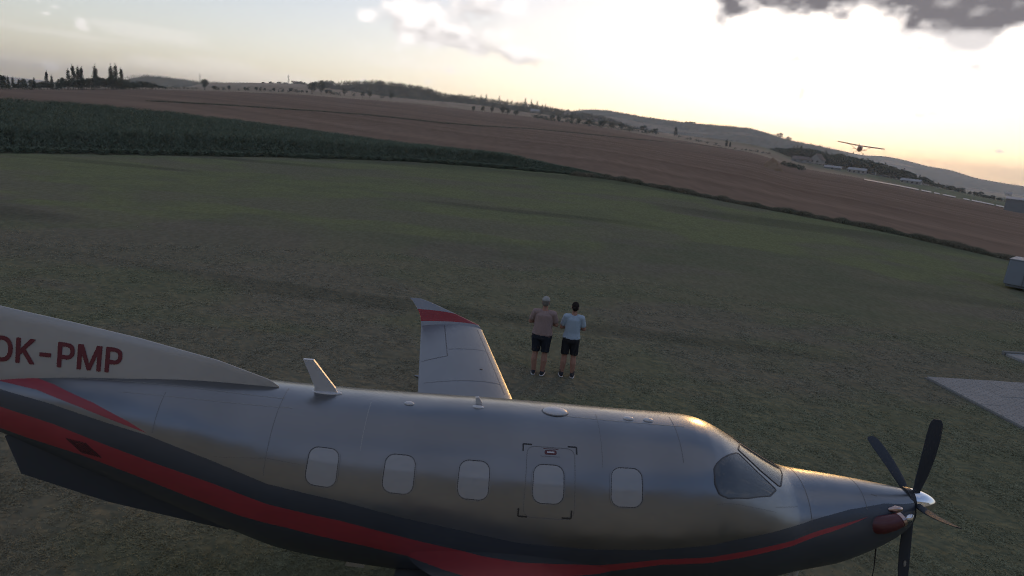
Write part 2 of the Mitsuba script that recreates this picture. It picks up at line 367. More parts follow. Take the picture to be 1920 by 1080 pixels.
# --- the row of poplars and bushes at the left end of the wheat field
LEFT_ROW = 'dark trees of the dense low row under the left poplars'
for x, top, lab in [(89, 136, 'slim poplar standing alone above the low trees at the far left'), (129, 132, 'leaning slim poplar left of the tallest pair of poplars'), (138, 125.5, 'tall poplar, tallest of the left group'),
                    (148, 128, 'poplar right of the tallest, nearly touching its neighbour'), (154.5, 129, 'poplar close to the right of its twin'), (180, 126.5, 'broad poplar standing alone between two poplar groups'),
                    (209, 126, 'slim poplar, first of the three at the right end of the row'), (218, 124, 'tall slim poplar, middle of the three at the right end of the row'), (228, 131, 'small pointed poplar, last at the right end of the row')]:
    tree_px('poplar', x, 167.5, top, lab, 'poplars of the left tree row', wide=0.95)
for x, top, kd, lab in [(2, 139, 'round', 'bulky dark broadleaf tree cut by the left edge of the picture'), (8, 145, 'conifer', 'narrow dark conifer beside the bulky tree at the left edge'), (16, 145, 'poplar', 'thin small poplar, first right of the left edge trees'),
                        (25, 146, 'poplar', 'thin small poplar, second right of the left edge trees'), (36, 149, 'conifer', 'small pointed conifer in the far left row'), (43, 147, 'round', 'small round tree right of the pointed conifer at the far left'),
                        (61, 149, 'round', 'small pale round tree beside a thin poplar at the far left'), (65, 146.5, 'poplar', 'thin poplar beside a small pale round tree at the far left'), (98, 143, 'poplar', 'short poplar just right of the lone slim poplar'),
                        (116, 145, 'round', 'round tree left of the leaning slim poplar')]:
    tree_px(kd, x, 167.5, top, lab)
for x in np.arange(6, 236, 5.2):
    top = np.interp(x, [0, 80, 130, 170, 210, 235], [155.5, 154.5, 150.5, 146, 144, 145]) + rng.uniform(-2, 3)
    tree_px('round' if rng.random() < .6 else 'bush', x + rng.uniform(-1.5, 1.5), 168.2, top, 'dark bushy tree in the dense low row under the left poplars', LEFT_ROW, wide=1.15)
for x in np.arange(238, 312, 6):
    top = np.interp(x, [238, 265, 285, 312], [149, 151, 156, 161]) + rng.uniform(-1.5, 2)
    tree_px('round' if rng.random() < .5 else 'bush', x, 167.8, top, 'dark bushy tree at the right end of the left tree row, before the wooded hill', 'bushy trees before the wooded hill', wide=1.2)
for x in np.arange(312, 372, 8):
    tree_px('bush', x, 167.5, 161 + rng.uniform(-2, 2), 'low dark bush on the field edge left of the big round tree', 'low bushes left of the big round tree', wide=1.1)
tree_px('round', 384, 168.5, 148, 'big round dark tree on the field edge left of the middle', wide=1.0)
tree_px('round', 585, 176, 152.5, 'largest dark round tree on the edge of the stubble, before the forested hill', wide=1.05)
tree_px('round', 602, 177, 150, 'tall tree right behind the largest round tree of the stubble edge', wide=0.8)
for x in (400, 409, 418, 428, 446, 459.5, 468, 482, 488, 498.6, 506, 513, 521, 530, 538, 546, 555, 565, 573):
    b = np.interp(x, [400, 480, 573], [168.5, 170.6, 174.5]); tree_px('round' if rng.random() < .4 else 'bush', x + rng.uniform(-2.5, 2.5), b + .5, b - rng.uniform(4.5, 9.5), 'small roadside tree in the line along the pale stubble slope', 'small trees lined up along the pale stubble slope', wide=rng.uniform(.8, 1.5))
for x, b, t in [(612, 177.5, 167), (619, 178, 168), (627, 178.5, 170), (635, 179, 170), (646, 179.5, 165), (663, 181, 172), (680, 182.5, 171), (693, 183.5, 170), (716, 185, 176), (733, 187, 172)]:
    tree_px('round' if b - t > 9 else 'bush', x, b, t, 'dark bush on the pale stubble below the forested hill', 'bushes on the stubble below the forested hill')
for x, b, t in [(495, 158, 152.5), (508, 158, 152), (523, 158, 151.5), (535, 158.5, 153), (550, 159.5, 150), (558, 160, 151), (563, 160, 151), (570, 160.5, 153), (594, 161, 151), (606, 162, 150), (618, 163, 149), (330, 149.5, 145.5), (338, 151, 147), (346, 152.5, 147.5), (352, 153.5, 149)]:
    tree_px('round', x, b + 3.5, t + 1, 'small tree on the skyline left of the forested hill', 'small skyline trees left of the forested hill', wide=rng.uniform(1.1, 1.9), r=1330 if x > 400 else 1880, crest=True)
for x, b, t in [(901, 189, 175), (911, 190, 175), (935, 195, 178), (951, 197, 184), (959, 198, 185), (984, 201, 182), (995, 203, 185), (1006, 205, 187.5), (1016, 207, 193), (1022, 208, 193)]:
    tree_px('conifer', x, b, t + 2, 'conifer standing above the skyline at the right end of the forested hill', 'conifers on the skyline of the forested hill', wide=1.1, r=1140, crest=True)
for x, b, t, w in [(887, 210, 198, .8), (905, 210.5, 198, .8), (922, 211.5, 199, .8)]:
    tree_px('round', x, b, t, {887: 'first of three single dark trees on the wheat edge, left one', 905: 'middle one of three single dark trees on the wheat edge', 922: 'right one of three single dark trees on the wheat edge'}[x], 'three single trees on the wheat edge', w)
for x, b, t, w in [(942, 214, 200, 1.1), (951, 215, 202, 1), (967, 217, 206, 1.2), (1008, 223, 212, 1.3), (1020, 225, 214, 1.1), (1034, 226, 215, 1), (1047, 228, 217, 1.1), (1065, 231, 215, 1.1), (1085, 233, 222, 1), (1104, 237, 224, 1), (1118, 238, 225, 1.1), (1128, 239.5, 226, 1.1), (1146, 242, 228, 1.1), (1164, 243.5, 230, 1.2), (1180, 247, 235, 1.2), (1205, 249, 234, 1.1), (1214, 251, 238, 1), (1228, 252, 240, 1)]:
    tree_px('round' if rng.random() < .5 else 'bush', x, b, t, 'dark hedge tree along the upper right edge of the wheat field', 'hedge trees along the upper right edge of the wheat field', w * rng.uniform(1.0, 1.5))
for x in np.arange(1002, 1236, 6.5):
    b = np.interp(x, [1000, 1065, 1125, 1180, 1236], [221, 231, 239, 246, 253]) + rng.uniform(-1.5, 1); tree_px('bush' if rng.random() < .7 else 'round', x + rng.uniform(-2, 2), b, b - rng.uniform(4, 9), 'low dark bush filling the hedge along the upper right edge of the wheat field', 'bushes filling the hedge along the wheat edge', wide=rng.uniform(1.0, 1.6))
for x in np.arange(1040, 1236, 8):
    b = np.interp(x, [1000, 1065, 1125, 1180, 1236], [215, 224, 232, 239, 247]) + rng.uniform(-1.5, 1); tree_px('bush' if rng.random() < .5 else 'round', x + rng.uniform(-2, 2), b, b - rng.uniform(5, 11), 'dark tree in the second row behind the hedge along the wheat edge', 'trees in the second row behind the hedge', wide=rng.uniform(1.0, 1.5))
tree_px('poplar', 1265, 256, 238.5, 'single columnar tree above the wheat, right of the hedge trees', wide=1.7)
tree_px('poplar', 1361, 275, 262, 'columnar tree, taller of a pair on the pale field at the right', wide=1.7)
tree_px('poplar', 1368, 276, 266.5, 'columnar tree, shorter of a pair on the pale field at the right', wide=1.7)
for x in (1274, 1288, 1293, 1306, 1312, 1325, 1340, 1348, 1378, 1390, 1398, 1408, 1418, 1430, 1440):
    b = np.interp(x, [1274, 1350, 1440], [258, 274.5, 289]); tree_px('bush', x, b, b - rng.uniform(3.5, 6), 'low bush in the hedge line under the bluish hill', 'bushes in the hedge line under the bluish hill', wide=1.5)
# the wood behind the houses on the right
TOPX, TOPY = [1440, 1480, 1530, 1560, 1600, 1640, 1680, 1720, 1760, 1800, 1850, 1885], [278, 273, 278, 284, 291, 301, 311, 326, 342, 351, 363, 375]
BOTX, BOTY = [1440, 1480, 1530, 1600, 1650, 1700, 1760, 1840, 1885], [292, 303, 306, 321, 329, 340, 354, 371, 382]
for row, (dt, rr) in enumerate([(0, 1.06), (3.0, 1.02), (6, .99)]):
    for x in np.arange(1446 + row * 2, 1888, 7.4):
        x = x + rng.uniform(-2, 2); t = np.interp(x, TOPX, TOPY) + dt + rng.uniform(-2.0, 2.5); b = np.interp(x, BOTX, BOTY)
        if b - t < 3: continue
        tree_px('conifer' if rng.random() < .3 else 'round', x, b, t, 'dark tree in the wood behind the houses at the right', 'trees of the wood behind the houses at the right', wide=1.15, r=rr * float(ring_at(az_el([(x, b)])[0][0], ND)[0]))
for x, b, t in [(1287, 232.5, 226.5), (1293, 233, 226), (1299, 233.5, 227), (1461, 257, 248), (1477, 263, 255), (1500, 270, 265), (1350, 238, 234), (1135, 209.5, 205), (1143, 210, 206), (1175, 215.5, 211), (1190, 218, 213), (1225, 224, 220)]:
    tree_px('round', x, b + 3, t + 1, 'lone tree on the crest of the bluish hill', 'lone trees on the crest of the bluish hill', wide=1.7, r=2480, crest=True)

# the forest on the low hill: too dense to count
P = HILLS[h_wood]; n_s = P.shape[0]
parts = []
small = [crown('round', 132, 900 + k) for k in range(3)] + [crown('conifer', 120, 950 + k) for k in range(2)]
small = [(v - [0, 0, 0.36], f) for v, f in small]
for k in range(3000):
    u = rng.uniform(0.0, 26.8); w = rng.uniform(0, P.shape[1] - 1.01); i, j = int(u), int(w); a, b = u - i, w - j
    q = (P[i, j] * (1 - a) + P[i + 1, j] * a) * (1 - b) + (P[i, j + 1] * (1 - a) + P[i + 1, j + 1] * a) * b
    v, f = small[rng.integers(5)]; s = rng.uniform(6.5, 12); c = rng.uniform(0, 6.28); R = np.array([[math.cos(c), math.sin(c), 0], [-math.sin(c), math.cos(c), 0], [0, 0, 1]])
    parts.append((v @ R * s * [1.5, 1.5, 1] * 1.0 + q, f))
tag(put('forest', merge(parts), 'm_leaf_dark'), 'dense dark wood covering the low hill', 'forest', kind='stuff')
parts = []; smaller = [crown('round', 44, 970 + k_) for k_ in range(3)]; smaller = [(v - [0, 0, .36], f) for v, f in smaller]
for key, num, s0 in ((h_left, 620, 9), (h_right, 2200, 10)):
    P = HILLS[key]
    for k in range(num):
        i = rng.integers(8, 26) if rng.random() < .7 else 25; j = rng.integers(0, P.shape[1]); q = P[i, j]
        if key == h_right and meshkit.fbm(q[None] * 0.004, 3)[0] > .60 and rng.random() < .8: continue
        v, f = smaller[rng.integers(3)]; s = rng.uniform(.6, 1.1) * s0
        parts.append((v * s * [2.2, 2.2, .9] + q + [rng.uniform(-12, 12), rng.uniform(-12, 12), 0], f))
tag(put('hillside_wood', merge(parts), 'm_leaf_dark'), 'woods scattered over the left and the bluish right hill', 'wood', kind='stuff')

# --- the green crop (maize), the weeds along the field edges, the mown grass
diffuse('m_maize', proc(lambda p, n, uv: mix((0.086, 0.110, 0.080), (0.124, 0.148, 0.108), noise(p.x * 2.0, p.y * 2.0, p.z * 3.0))))
diffuse('m_weed', proc(lambda p, n, uv: mix((0.105, 0.112, 0.080), (0.160, 0.140, 0.106), noise(p.x * 0.8, p.y * 0.8, 0.0))))


def blades(base, h, w, lean, g, n=1):
    """n narrow leaves rising from each base point"""
    base = np.repeat(base, n, 0); k = len(base); a = g.uniform(0, 6.283, k); hh = np.repeat(h, n) * g.uniform(0.6, 1.1, k)
    side = np.stack([np.cos(a), np.sin(a), 0 * a], 1); tip = g.normal(size=(k, 3)) * lean; tip[:, 2] = 0
    ww = (np.repeat(np.broadcast_to(w, (k // n,)), n) * g.uniform(.6, 1.3, k))[:, None]
    P = np.stack([base - side * ww, base + side * ww, base + tip * hh[:, None] + np.stack([0 * a, 0 * a, hh], 1)], 1).reshape(-1, 3)
    return P, np.arange(3 * k).reshape(-1, 3)


g = np.random.default_rng(21)
n = 70000
az = g.uniform(-46, 9, n); f = np.sqrt(g.uniform(0, 1, n)) if False else g.uniform(0, 1, n) ** 1.15
ra, _ = ring_at(az, NA); rb, _ = ring_at(az, NB)
r = ra + 0.3 + (rb - ra) * f + 1.6 * (meshkit.noise(np.stack([az * 3.0, 0 * az, 0 * az], 1)) - .5) * (1 - f)
tall = np.clip((r - ra) / 4.5, 0.30, 1) * np.clip((rb - ra) / 14, 0.25, 1) * (1.25 + 0.25 * meshkit.noise(np.stack([az * 2, r * .3, 0 * az], 1)))
base = polar(az, r); base[:, 2] -= 0.02
stalk = blades(base, tall, 0.02, 0.08, g, 1)
lv = []
for q in (0.25, 0.5, 0.75):
    b2 = base + np.stack([0 * az, 0 * az, tall * q], 1); lv.append(blades(b2, tall * 0.38, 0.045, 1.1, g, 2))
tag(put('green_crop', merge([stalk] + lv), 'm_maize'), 'dense dark green crop in a strip beyond the mown grass', 'crop', kind='stuff')
# weeds along the border between mown grass and wheat, and along the track through the wheat
n = 26000
az = g.uniform(4, 46, n); ra, _ = ring_at(az, NA); base = polar(az, ra + g.uniform(-0.6, 2.6, n))
e1 = blades(base, np.full(n, .34) * (.5 + meshkit.noise(np.stack([az * 1.5, 0 * az, 0 * az], 1))), .03, .4, g, 2)
line = [(285, 190), (360, 194), (440, 198.5), (520, 204), (600, 209), (680, 215), (740, 221), (820, 230), (900, 236.5), (1000, 242), (1100, 252), (1200, 262), (1300, 270), (1400, 284)]
pts = np.array([hit(*q) for q in line]); seg = g.integers(0, len(pts) - 1, 9000); tt = g.uniform(0, 1, 9000)[:, None]
base = pts[seg] * (1 - tt) + pts[seg + 1] * tt + np.stack([g.normal(size=9000), g.normal(size=9000) * 1.1, np.zeros(9000)], 1)
base[:, 2] = ground_z(np.degrees(np.arctan2(base[:, 0], base[:, 1])), np.hypot(base[:, 0], base[:, 1]))
e2 = blades(base, np.full(9000, .32), .07, .5, g, 2)
tag(put('field_weeds', merge([e1, e2]), 'm_weed'), 'tall weeds and grasses along the field borders', 'weeds', kind='stuff')
n = 260000
y = 5.0 * (44 / 5.0) ** g.uniform(0, 1, n); x = g.uniform(-0.95, 0.95, n) * (y + 2)
clump = meshkit.noise(np.stack([x * 2.2, y * 2.2, 0 * x], 1)); keep = clump + g.uniform(-.35, .35, n) > .42
x, y, clump = x[keep], y[keep], clump[keep]
base = np.stack([x, y, 0 * x - .004], 1)
far = np.hypot(x, y); base = base[far < 40]; clump = clump[far < 40]; far = far[far < 40]
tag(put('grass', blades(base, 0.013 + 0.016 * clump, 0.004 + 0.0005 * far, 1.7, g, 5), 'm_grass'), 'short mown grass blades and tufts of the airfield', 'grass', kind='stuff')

# --- pale road glinting at the right, buildings, straw heap, pylons
mat('m_road', proc(lambda p, n, uv: mix((0.26, 0.25, 0.235), (0.33, 0.315, 0.295), noise(p.x * .3, p.y * .3, 0.0))), rough=0.6, spec=0.3)
lo = [(1620, 338), (1680, 349), (1740, 361), (1800, 373), (1850, 383), (1888, 391)]; up_ = [(1620, 336), (1680, 346.8), (1740, 358.8), (1800, 370.8), (1850, 380.8), (1888, 388.8)]
a = np.array([hit(*q) for q in lo]) + [0, 0, .25]; b = np.array([hit(*q) for q in up_]) + [0, 0, .25]
sx_ = [q[0] for q in lo]; segs = []
for x0, x1 in ((1620, 1722), (1727, 1746), (1751, 1762), (1768, 1792), (1806, 1818), (1822, 1864), (1868, 1888)):
    xs = np.linspace(x0, x1, 12); q = np.stack([np.stack([np.interp(xs, sx_, m_[:, i]) for i in range(3)], 1) for m_ in (a, b)], 1); segs.append(grid(q))
tag(put('road', merge(segs), 'm_road'), 'pale road shining between the wheat and the wood at the right', kind='structure')
diffuse('m_wall_white', proc(lambda p, n, uv: mix((0.17, 0.163, 0.157), (0.22, 0.212, 0.20), fbm(p.x * .4, p.y * .4, p.z * .8, 3))))
diffuse('m_wall_grey', proc(lambda p, n, uv: mix((0.115, 0.122, 0.130), (0.145, 0.152, 0.160), fbm(p.x * .3, p.y * .3, p.z * 1.2, 3))))
diffuse('m_roof_dark', proc(lambda p, n, uv: mix((0.10, 0.085, 0.08), (0.17, 0.14, 0.125), noise(p.x * .6, p.y * .6, p.z * 2.0))))
mat('m_roof_pale', (0.20, 0.20, 0.205), rough=0.7, spec=.5)
mat('m_window_dark', (0.03, 0.035, 0.04), rough=0.12)
diffuse('m_straw', proc(lambda p, n, uv: mix((0.17, 0.115, 0.078), (0.25, 0.18, 0.125), fbm(p.x * 1.2, p.y * 1.2, p.z * 1.2, 4))))


def house(x, y_base, w_px, wall_px, roof_px, label, wall='m_wall_white', roof='m_roof_dark', depth=9.0, turn=0.0, gable=False, windows=3, r=None, category='house'):
    b = hit(x, y_base)
    if r is not None:
        d = ray(x, y_base); b = EYE + d * (r / math.hypot(d[0], d[1]))
    s = np.dot(b - EYE, FWD) / FOC; w, hw, hr = w_px * s, wall_px * s, roof_px * s
    yaw = math.atan2(-b[0], b[1]) + turn; c, sn = math.cos(yaw), math.sin(yaw)
    def P(v): return np.asarray(v, float) @ np.array([[c, sn, 0], [-sn, c, 0], [0, 0, 1]]) + b + [0, 0, -.3]
    k = thing('house' if category == 'house' else 'shed' if category == 'shed' else 'low_building', label, category)
    v, f = box(0, depth / 2, hw / 2, w, depth, hw); m = [(P(v), f)]
    if gable:
        tv = [[-w / 2, .02, hw], [w / 2, .02, hw], [0, .02, hw + hr], [-w / 2, depth - .02, hw], [w / 2, depth - .02, hw], [0, depth - .02, hw + hr]]; m.append((P(tv), [[0, 1, 2], [3, 5, 4]]))
        rv = []; rf = []
        for sg in (-1, 1):
            q = [[sg * (w / 2 + .4), -.4, hw - .25], [0, -.4, hw + hr + .05], [0, depth + .4, hw + hr + .05], [sg * (w / 2 + .4), depth + .4, hw - .25]]; q += [[a_[0], a_[1], a_[2] + .25] for a_ in q]
            o_ = len(rv); rv += q; rf += [[o_ + i for i in t] for t in ([0, 1, 2], [0, 2, 3], [4, 6, 5], [4, 7, 6], [0, 4, 5], [0, 5, 1], [3, 2, 6], [3, 6, 7], [0, 3, 7], [0, 7, 4])]
    else:
        rv = []; rf = []
        for sg in (0, 1):
            y0 = -.4 if sg == 0 else depth + .4
            q = [[-w / 2 - .4, y0, hw - .2], [w / 2 + .4, y0, hw - .2], [w / 2 + .4, depth / 2, hw + hr], [-w / 2 - .4, depth / 2, hw + hr]]; q += [[a_[0], a_[1], a_[2] + .25] for a_ in q]
            o_ = len(rv); rv += q; rf += [[o_ + i for i in t] for t in ([0, 1, 2], [0, 2, 3], [4, 6, 5], [4, 7, 6], [0, 4, 5], [0, 5, 1], [3, 2, 6], [3, 6, 7], [0, 3, 7], [0, 7, 4], [1, 5, 6], [1, 6, 2])]
        for sx in (-1, 1):
            m.append((P([[sx * (w / 2 - .02), 0, hw], [sx * (w / 2 - .02), depth, hw], [sx * (w / 2 - .02), depth / 2, hw + hr]]), [[0, 1, 2]]))
    put('wall', merge(m), wall, k); put('roof', (P(rv), rf), roof, k)
    for i in range(windows):
        xx = (i - (windows - 1) / 2) * w / windows
        v, f = box(xx, -.02, hw * .55, min(1.4, w / windows * .5), .12, min(1.5, hw * .45)); put('window', (P(v), f), 'm_window_dark', k)
    return k


house(1527, 306, 19, 8, 10, 'tall gabled house with a long roof among the trees at the right', gable=True, depth=14, windows=2, turn=-.25, r=545)
house(1502, 304, 34, 6, 5, 'long low roofed barn joined left of the gabled house', wall='m_wall_grey', depth=12, windows=3, turn=-.1, r=545, category='shed')
house(1605, 325, 30, 7, 3.5, 'long white low building with small windows at the end of the wheat', roof='m_roof_pale', windows=4, turn=-.12, r=545, category='building')
house(1705, 344, 32, 6, 3, 'pale long building before the wood, right of the flying aeroplane', roof='m_roof_pale', windows=4, turn=-.15, r=545, category='building')
house(1560, 318, 28, 5, 2.5, 'flat grey shed between the gabled house and the white low building', wall='m_wall_grey', roof='m_roof_pale', windows=1, r=545, category='shed')
house(1910, 404, 50, 30, 2, 'big plain grey hall cut by the right edge of the picture', wall='m_wall_grey', roof='m_roof_pale', depth=20, windows=0, r=330, category='building')
house(1003, 210, 17, 2.5, 3, 'shed with a pale sloping roof below the conifers', roof='m_roof_pale', windows=0, r=880, category='shed')
house(1064, 215, 14, 4, 6, 'pale gabled house among the hedge trees right of the middle', gable=True, windows=1, r=900)
house(1100, 226, 9, 3, 2, 'small white house, left of two beside the hedge trees', windows=1, r=900)
house(1116, 227, 10, 3, 2, 'small white house, right of two beside the hedge trees', windows=1, r=900)
house(1890, 367, 10, 4, 3, 'small house with a bright white roof before the far right hills', roof='m_roof_pale', windows=1, r=1500)

# straw heap: a rough cone with its own lumps
b = hit(1446, 317); s = np.dot(b - EYE, FWD) / FOC; h, rad = 21 * s, 22 * s
u = np.linspace(0, 1, 22)[:, None]; t = np.linspace(0, 2 * math.pi, 49)[:-1][None]
Pm = np.stack([rad * (1 - u) ** .85 * np.cos(t) * 1.0, rad * (1 - u) ** .85 * np.sin(t) * .8, h * u + 0 * t], -1)
Pm += (meshkit.fbm(Pm * .8, 3)[..., None] - .5) * 2.6 * (Pm / (np.linalg.norm(Pm, axis=-1, keepdims=True) + .1)); Pm = Pm + b + [0, 0, -.4]
tag(put('straw_heap', grid(Pm, close=True), 'm_straw', smooth=True), 'pointed heap of yellowish straw at the right end of the wheat field', 'straw heap')
# dark hedge right of the straw heap
for x in np.arange(1470, 1508, 5.5):
    bb = np.interp(x, [1470, 1508], [311, 321]); tree_px('bush', x, bb, bb - 12, 'very dark bush in the hedge right of the straw heap', 'dark bushes right of the straw heap', wide=1.4)

mat('m_steel', (0.25, 0.25, 0.26), rough=.5, metal=.6)
for x, yb, yt, r, lab in ((375, 157, 139, 1850, 'thin lattice pylon on the skyline, the left one'), (541, 159, 141, 1340, 'thin lattice pylon on the skyline, the right one before the forested hill')):
    d = ray(x, yb); b = EYE + d * (r / math.hypot(d[0], d[1])); h = (yb - yt) * np.dot(b - EYE, FWD) / FOC; k = thing('power_pylon', lab, 'pylon', 'pylons on the skyline')
    legs = []
    for sx in (-1, 1):
        for sy in (-1, 1):
            legs.append(tube([b + [sx * h * .09, sy * h * .09, -1], b + [sx * h * .025, sy * h * .025, h * .6], b + [0, 0, h]], [.22, .16, .12], 5))
    for q in np.linspace(.08, .9, 9):
        w = h * .085 * (1 - q); legs.append(tube([b + [-w, -w, h * q], b + [w, -w, h * (q + .09)]], .1, 4)); legs.append(tube([b + [w, -w, h * q], b + [-w, -w, h * (q + .09)]], .1, 4))
    put('mast', merge(legs), 'm_steel', k)
    for q, l in ((.72, .15), (.84, .2), (.94, .12)): put('cross_arm', tube([b + [-h * l, 0, h * q], b + [0, 0, h * q + h * .02], b + [h * l, 0, h * q]], [.1, .2, .1], 5), 'm_steel', k)
# ------------------------------------------------------------------ the hangar whose front carries the camera: behind the lens, mirrored in the aeroplane's side
diffuse('m_hangar', proc(lambda p, n, uv: mix((0.30, 0.36, 0.385), (0.34, 0.40, 0.425), fbm(p.x * .6, p.z * .8, 0.0, 3))))
k = thing('hangar', 'long green grey sheet metal hangar behind the camera, seen only mirrored in the aeroplane', 'hangar')
HY, HE = -.75, 6.7
prof = []
for xx in np.arange(-26, 30, .25): prof += [(xx, 0), (xx + .10, 0), (xx + .125, .035), (xx + .225, .035)]
prof = np.array(prof); Q = np.stack([np.stack([prof[:, 0], HY + prof[:, 1] - .04, 0 * prof[:, 0] + z], 1) for z in (-.05, HE)]); put('front_wall', grid(Q), 'm_hangar', k)
put('roof', merge([box(2, HY - 6.5, HE + .07, 57, 13.4, .14)]), 'm_roof_dark', k)
for xx in (-26.05, 30.05): put('end_wall', box(xx, HY - 6.5, HE / 2, .1, 12.8, HE), 'm_hangar', k)
for xx in (-14, 0.5, 15): put('sliding_door', box(xx, HY + .04, 2.2, 9.0, .06, 4.4), 'm_hangar', k)
put('camera_arm', tube([[0, HY, 5.2], [0, -.45, 5.2], [0, -.3, 5.3]], .03, 8), 'm_steel', k)
# ------------------------------------------------------------------ the parked turboprop (x forward, y towards its left wing, z up)
PYAW = math.radians(3.69); PO = np.array([0, 6.0, 0])
PM = np.stack([[math.cos(PYAW), math.sin(PYAW), 0], [-math.sin(PYAW), math.cos(PYAW), 0], [0, 0, 1.0]], 1)


def W(v): return PO + np.asarray(v, float) @ PM.T


# station, top, bottom, width factor
HT = np.array([(-7.2, 2.70, 2.54, .75), (-6.5, 2.66, 2.38, .75), (-5.75, 2.64, 2.20, .78), (-5, 2.635, 2.03, .80), (-4.5, 2.67, 1.86, .84), (-4, 2.70, 1.68, .87), (-3.5, 2.715, 1.51, .90), (-3, 2.71, 1.34, .93), (-2.5, 2.69, 1.17, .96), (-2, 2.672, 1.02, .98),
               (-1.5, 2.661, .951, 1), (-1, 2.661, .905, 1), (-.5, 2.665, .871, 1), (0, 2.67, .846, 1), (.5, 2.669, .837, 1), (1, 2.666, .84, 1), (1.5, 2.666, .864, 1), (1.8, 2.667, .891, 1), (2.0, 2.664, .912, 1), (2.12, 2.65, .925, 1), (2.25, 2.615, .941, .99), (2.5, 2.50, .965, 1.0), (2.75, 2.37, .995, 1.02), (2.95, 2.265, 1.02, 1.04),
               (3.06, 2.212, 1.04, 1.05), (3.12, 2.19, 1.055, 1.05), (3.25, 2.168, 1.086, 1.03), (3.5, 2.148, 1.138, 1), (3.75, 2.131, 1.197, .98), (4, 2.112, 1.294, .96), (4.25, 2.088, 1.415, .95), (4.45, 2.068, 1.545, .95), (4.56, 2.055, 1.65, .95)])
HZ, HA, HW = (PchipInterpolator(HT[:, 0], q) for q in ((HT[:, 1] + HT[:, 2]) / 2, (HT[:, 1] - HT[:, 2]) / 2, HT[:, 3]))


def skin(X, th, off=0.0):
    X, th = np.broadcast_arrays(np.asarray(X, float), np.asarray(th, float)); a = HA(X) + off; b = HA(X) * HW(X) + off
    return np.stack([X, b * np.sin(th), HZ(X) + a * np.cos(th)], -1)


def pl(x, pts):
    """piecewise linear curve through pts, in drjit"""
    y = mi.Float(pts[0][1])
    for (x0, y0), (x1, y1) in zip(pts[:-1], pts[1:]): y = y + (y1 - y0) / (x1 - x0) * dr.clip(x - x0, 0.0, x1 - x0)
    return y


DARK_UP = [(-6.2, 2.63), (-4.784, 2.53), (-4.214, 2.476), (-3.653, 2.394), (-3.223, 2.336), (-2.592, 2.202), (-2.079, 2.075), (-1.389, 1.993), (-.843, 1.897), (-.321, 1.827), (.279, 1.737), (1.009, 1.724), (1.565, 1.757), (2.314, 1.854), (3.148, 1.897), (3.714, 1.986), (4.15, 2.015), (4.4, 2.0)]
RED_UP = [(-6.2, 2.52), (-4.72, 2.382), (-4.164, 2.307), (-3.623, 2.193), (-3.095, 2.091), (-2.576, 2.0), (-2.067, 1.887), (-1.377, 1.806), (-.612, 1.659), (-.066, 1.567), (.302, 1.536), (1.04, 1.538), (1.623, 1.647), (2.344, 1.706), (3.033, 1.762), (3.476, 1.847), (3.933, 1.925)]
RED_LO = [(-6.2, 2.35), (-4.764, 2.141), (-4.478, 2.098), (-3.914, 2.036), (-3.377, 1.927), (-2.851, 1.804), (-2.329, 1.70), (-1.869, 1.655), (-1.147, 1.541), (-.419, 1.393), (-.047, 1.355), (1.059, 1.439), (1.637, 1.58), (2.364, 1.632), (3.039, 1.709), (3.477, 1.803), (3.93, 1.925)]
ACC_UP = [(-4.9, 2.67), (-4.62, 2.655), (-4.27, 2.617), (-3.82, 2.531), (-3.447, 2.428), (-3.251, 2.356)]
ACC_LO = [(-4.9, 2.588), (-4.814, 2.585), (-4.404, 2.565), (-3.945, 2.487), (-3.439, 2.390), (-3.251, 2.356)]
SILVER, NAVY, RED = (0.210, 0.218, 0.230), (0.040, 0.050, 0.068), (0.29, 0.036, 0.050)


def livery(uv):
    x, z = uv.x, uv.y
    dark = z < pl(x, DARK_UP)
    red = ((z < pl(x, RED_UP)) & (z > pl(x, RED_LO)) & (x < 3.93)) | ((z < pl(x, ACC_UP)) & (z > pl(x, ACC_LO)) & (x < -3.25) & (x > -4.95))
    return dark, red


def hull_color(p, n, uv):
    dark, red = livery(uv); g = 0.94 + 0.12 * noise(uv.x * 3.0, uv.y * 5.0, 0.0)
    c = dr.select(red, mi.Color3f(*RED), dr.select(dark, mi.Color3f(*NAVY), mi.Color3f(*SILVER)))
    return c * g


def hull_metal(p, n, uv):
    dark, red = livery(uv)
    return dr.select(red | dark, mi.Float(0.05), mi.Float(0.9))


def hull_rough(p, n, uv):
    dark, red = livery(uv)
    return dr.select(red | dark, mi.Float(0.40), 0.24 + 0.08 * fbm(uv.x * 5.0, uv.y * 9.0, 0.0, 3))


mat('m_hull_paint', proc(hull_color), rough=proc(hull_rough), metal=proc(hull_metal), spec=.5, coat=.4)
scene['m_hull'] = {'type': 'twosided', 'bsdf': {'type': 'bumpmap', 'arbitrary': proc(lambda p, n, uv: fbm(p.x * 2.6, p.y * 3.5, p.z * 3.5, 2) * 0.010 + noise(p.x * 13.0, p.y * 11.0, p.z * 11.0) * 0.0006, 0.01), 'scale': 1.0, 'nested': scene.pop('m_hull_paint')['bsdf']}}
mat('m_silver', proc(lambda p, n, uv: mi.Color3f(*SILVER) * (0.93 + 0.14 * noise(p.x * 4, p.y * 4, p.z * 4))), rough=.33, metal=.75, coat=.2)
mat('m_wing', proc(lambda p, n, uv: mix((0.135, 0.145, 0.160), (0.165, 0.175, 0.190), fbm(p.x * 2.5, p.y * 1.2, 0.0, 3))), rough=.38, metal=.45, coat=.15)
mat('m_winglet', proc(lambda p, n, uv: dr.select((uv.y > .10) & (uv.y < .46 + .10 * uv.x), mi.Color3f(0.22, 0.022, 0.028), mi.Color3f(.21, .22, .24))), rough=.36, metal=.35, coat=.2)
mat('m_red_paint', (0.075, 0.013, 0.019), rough=.45, coat=.3)
mat('m_letter_red', (0.13, 0.020, 0.032), rough=.45)
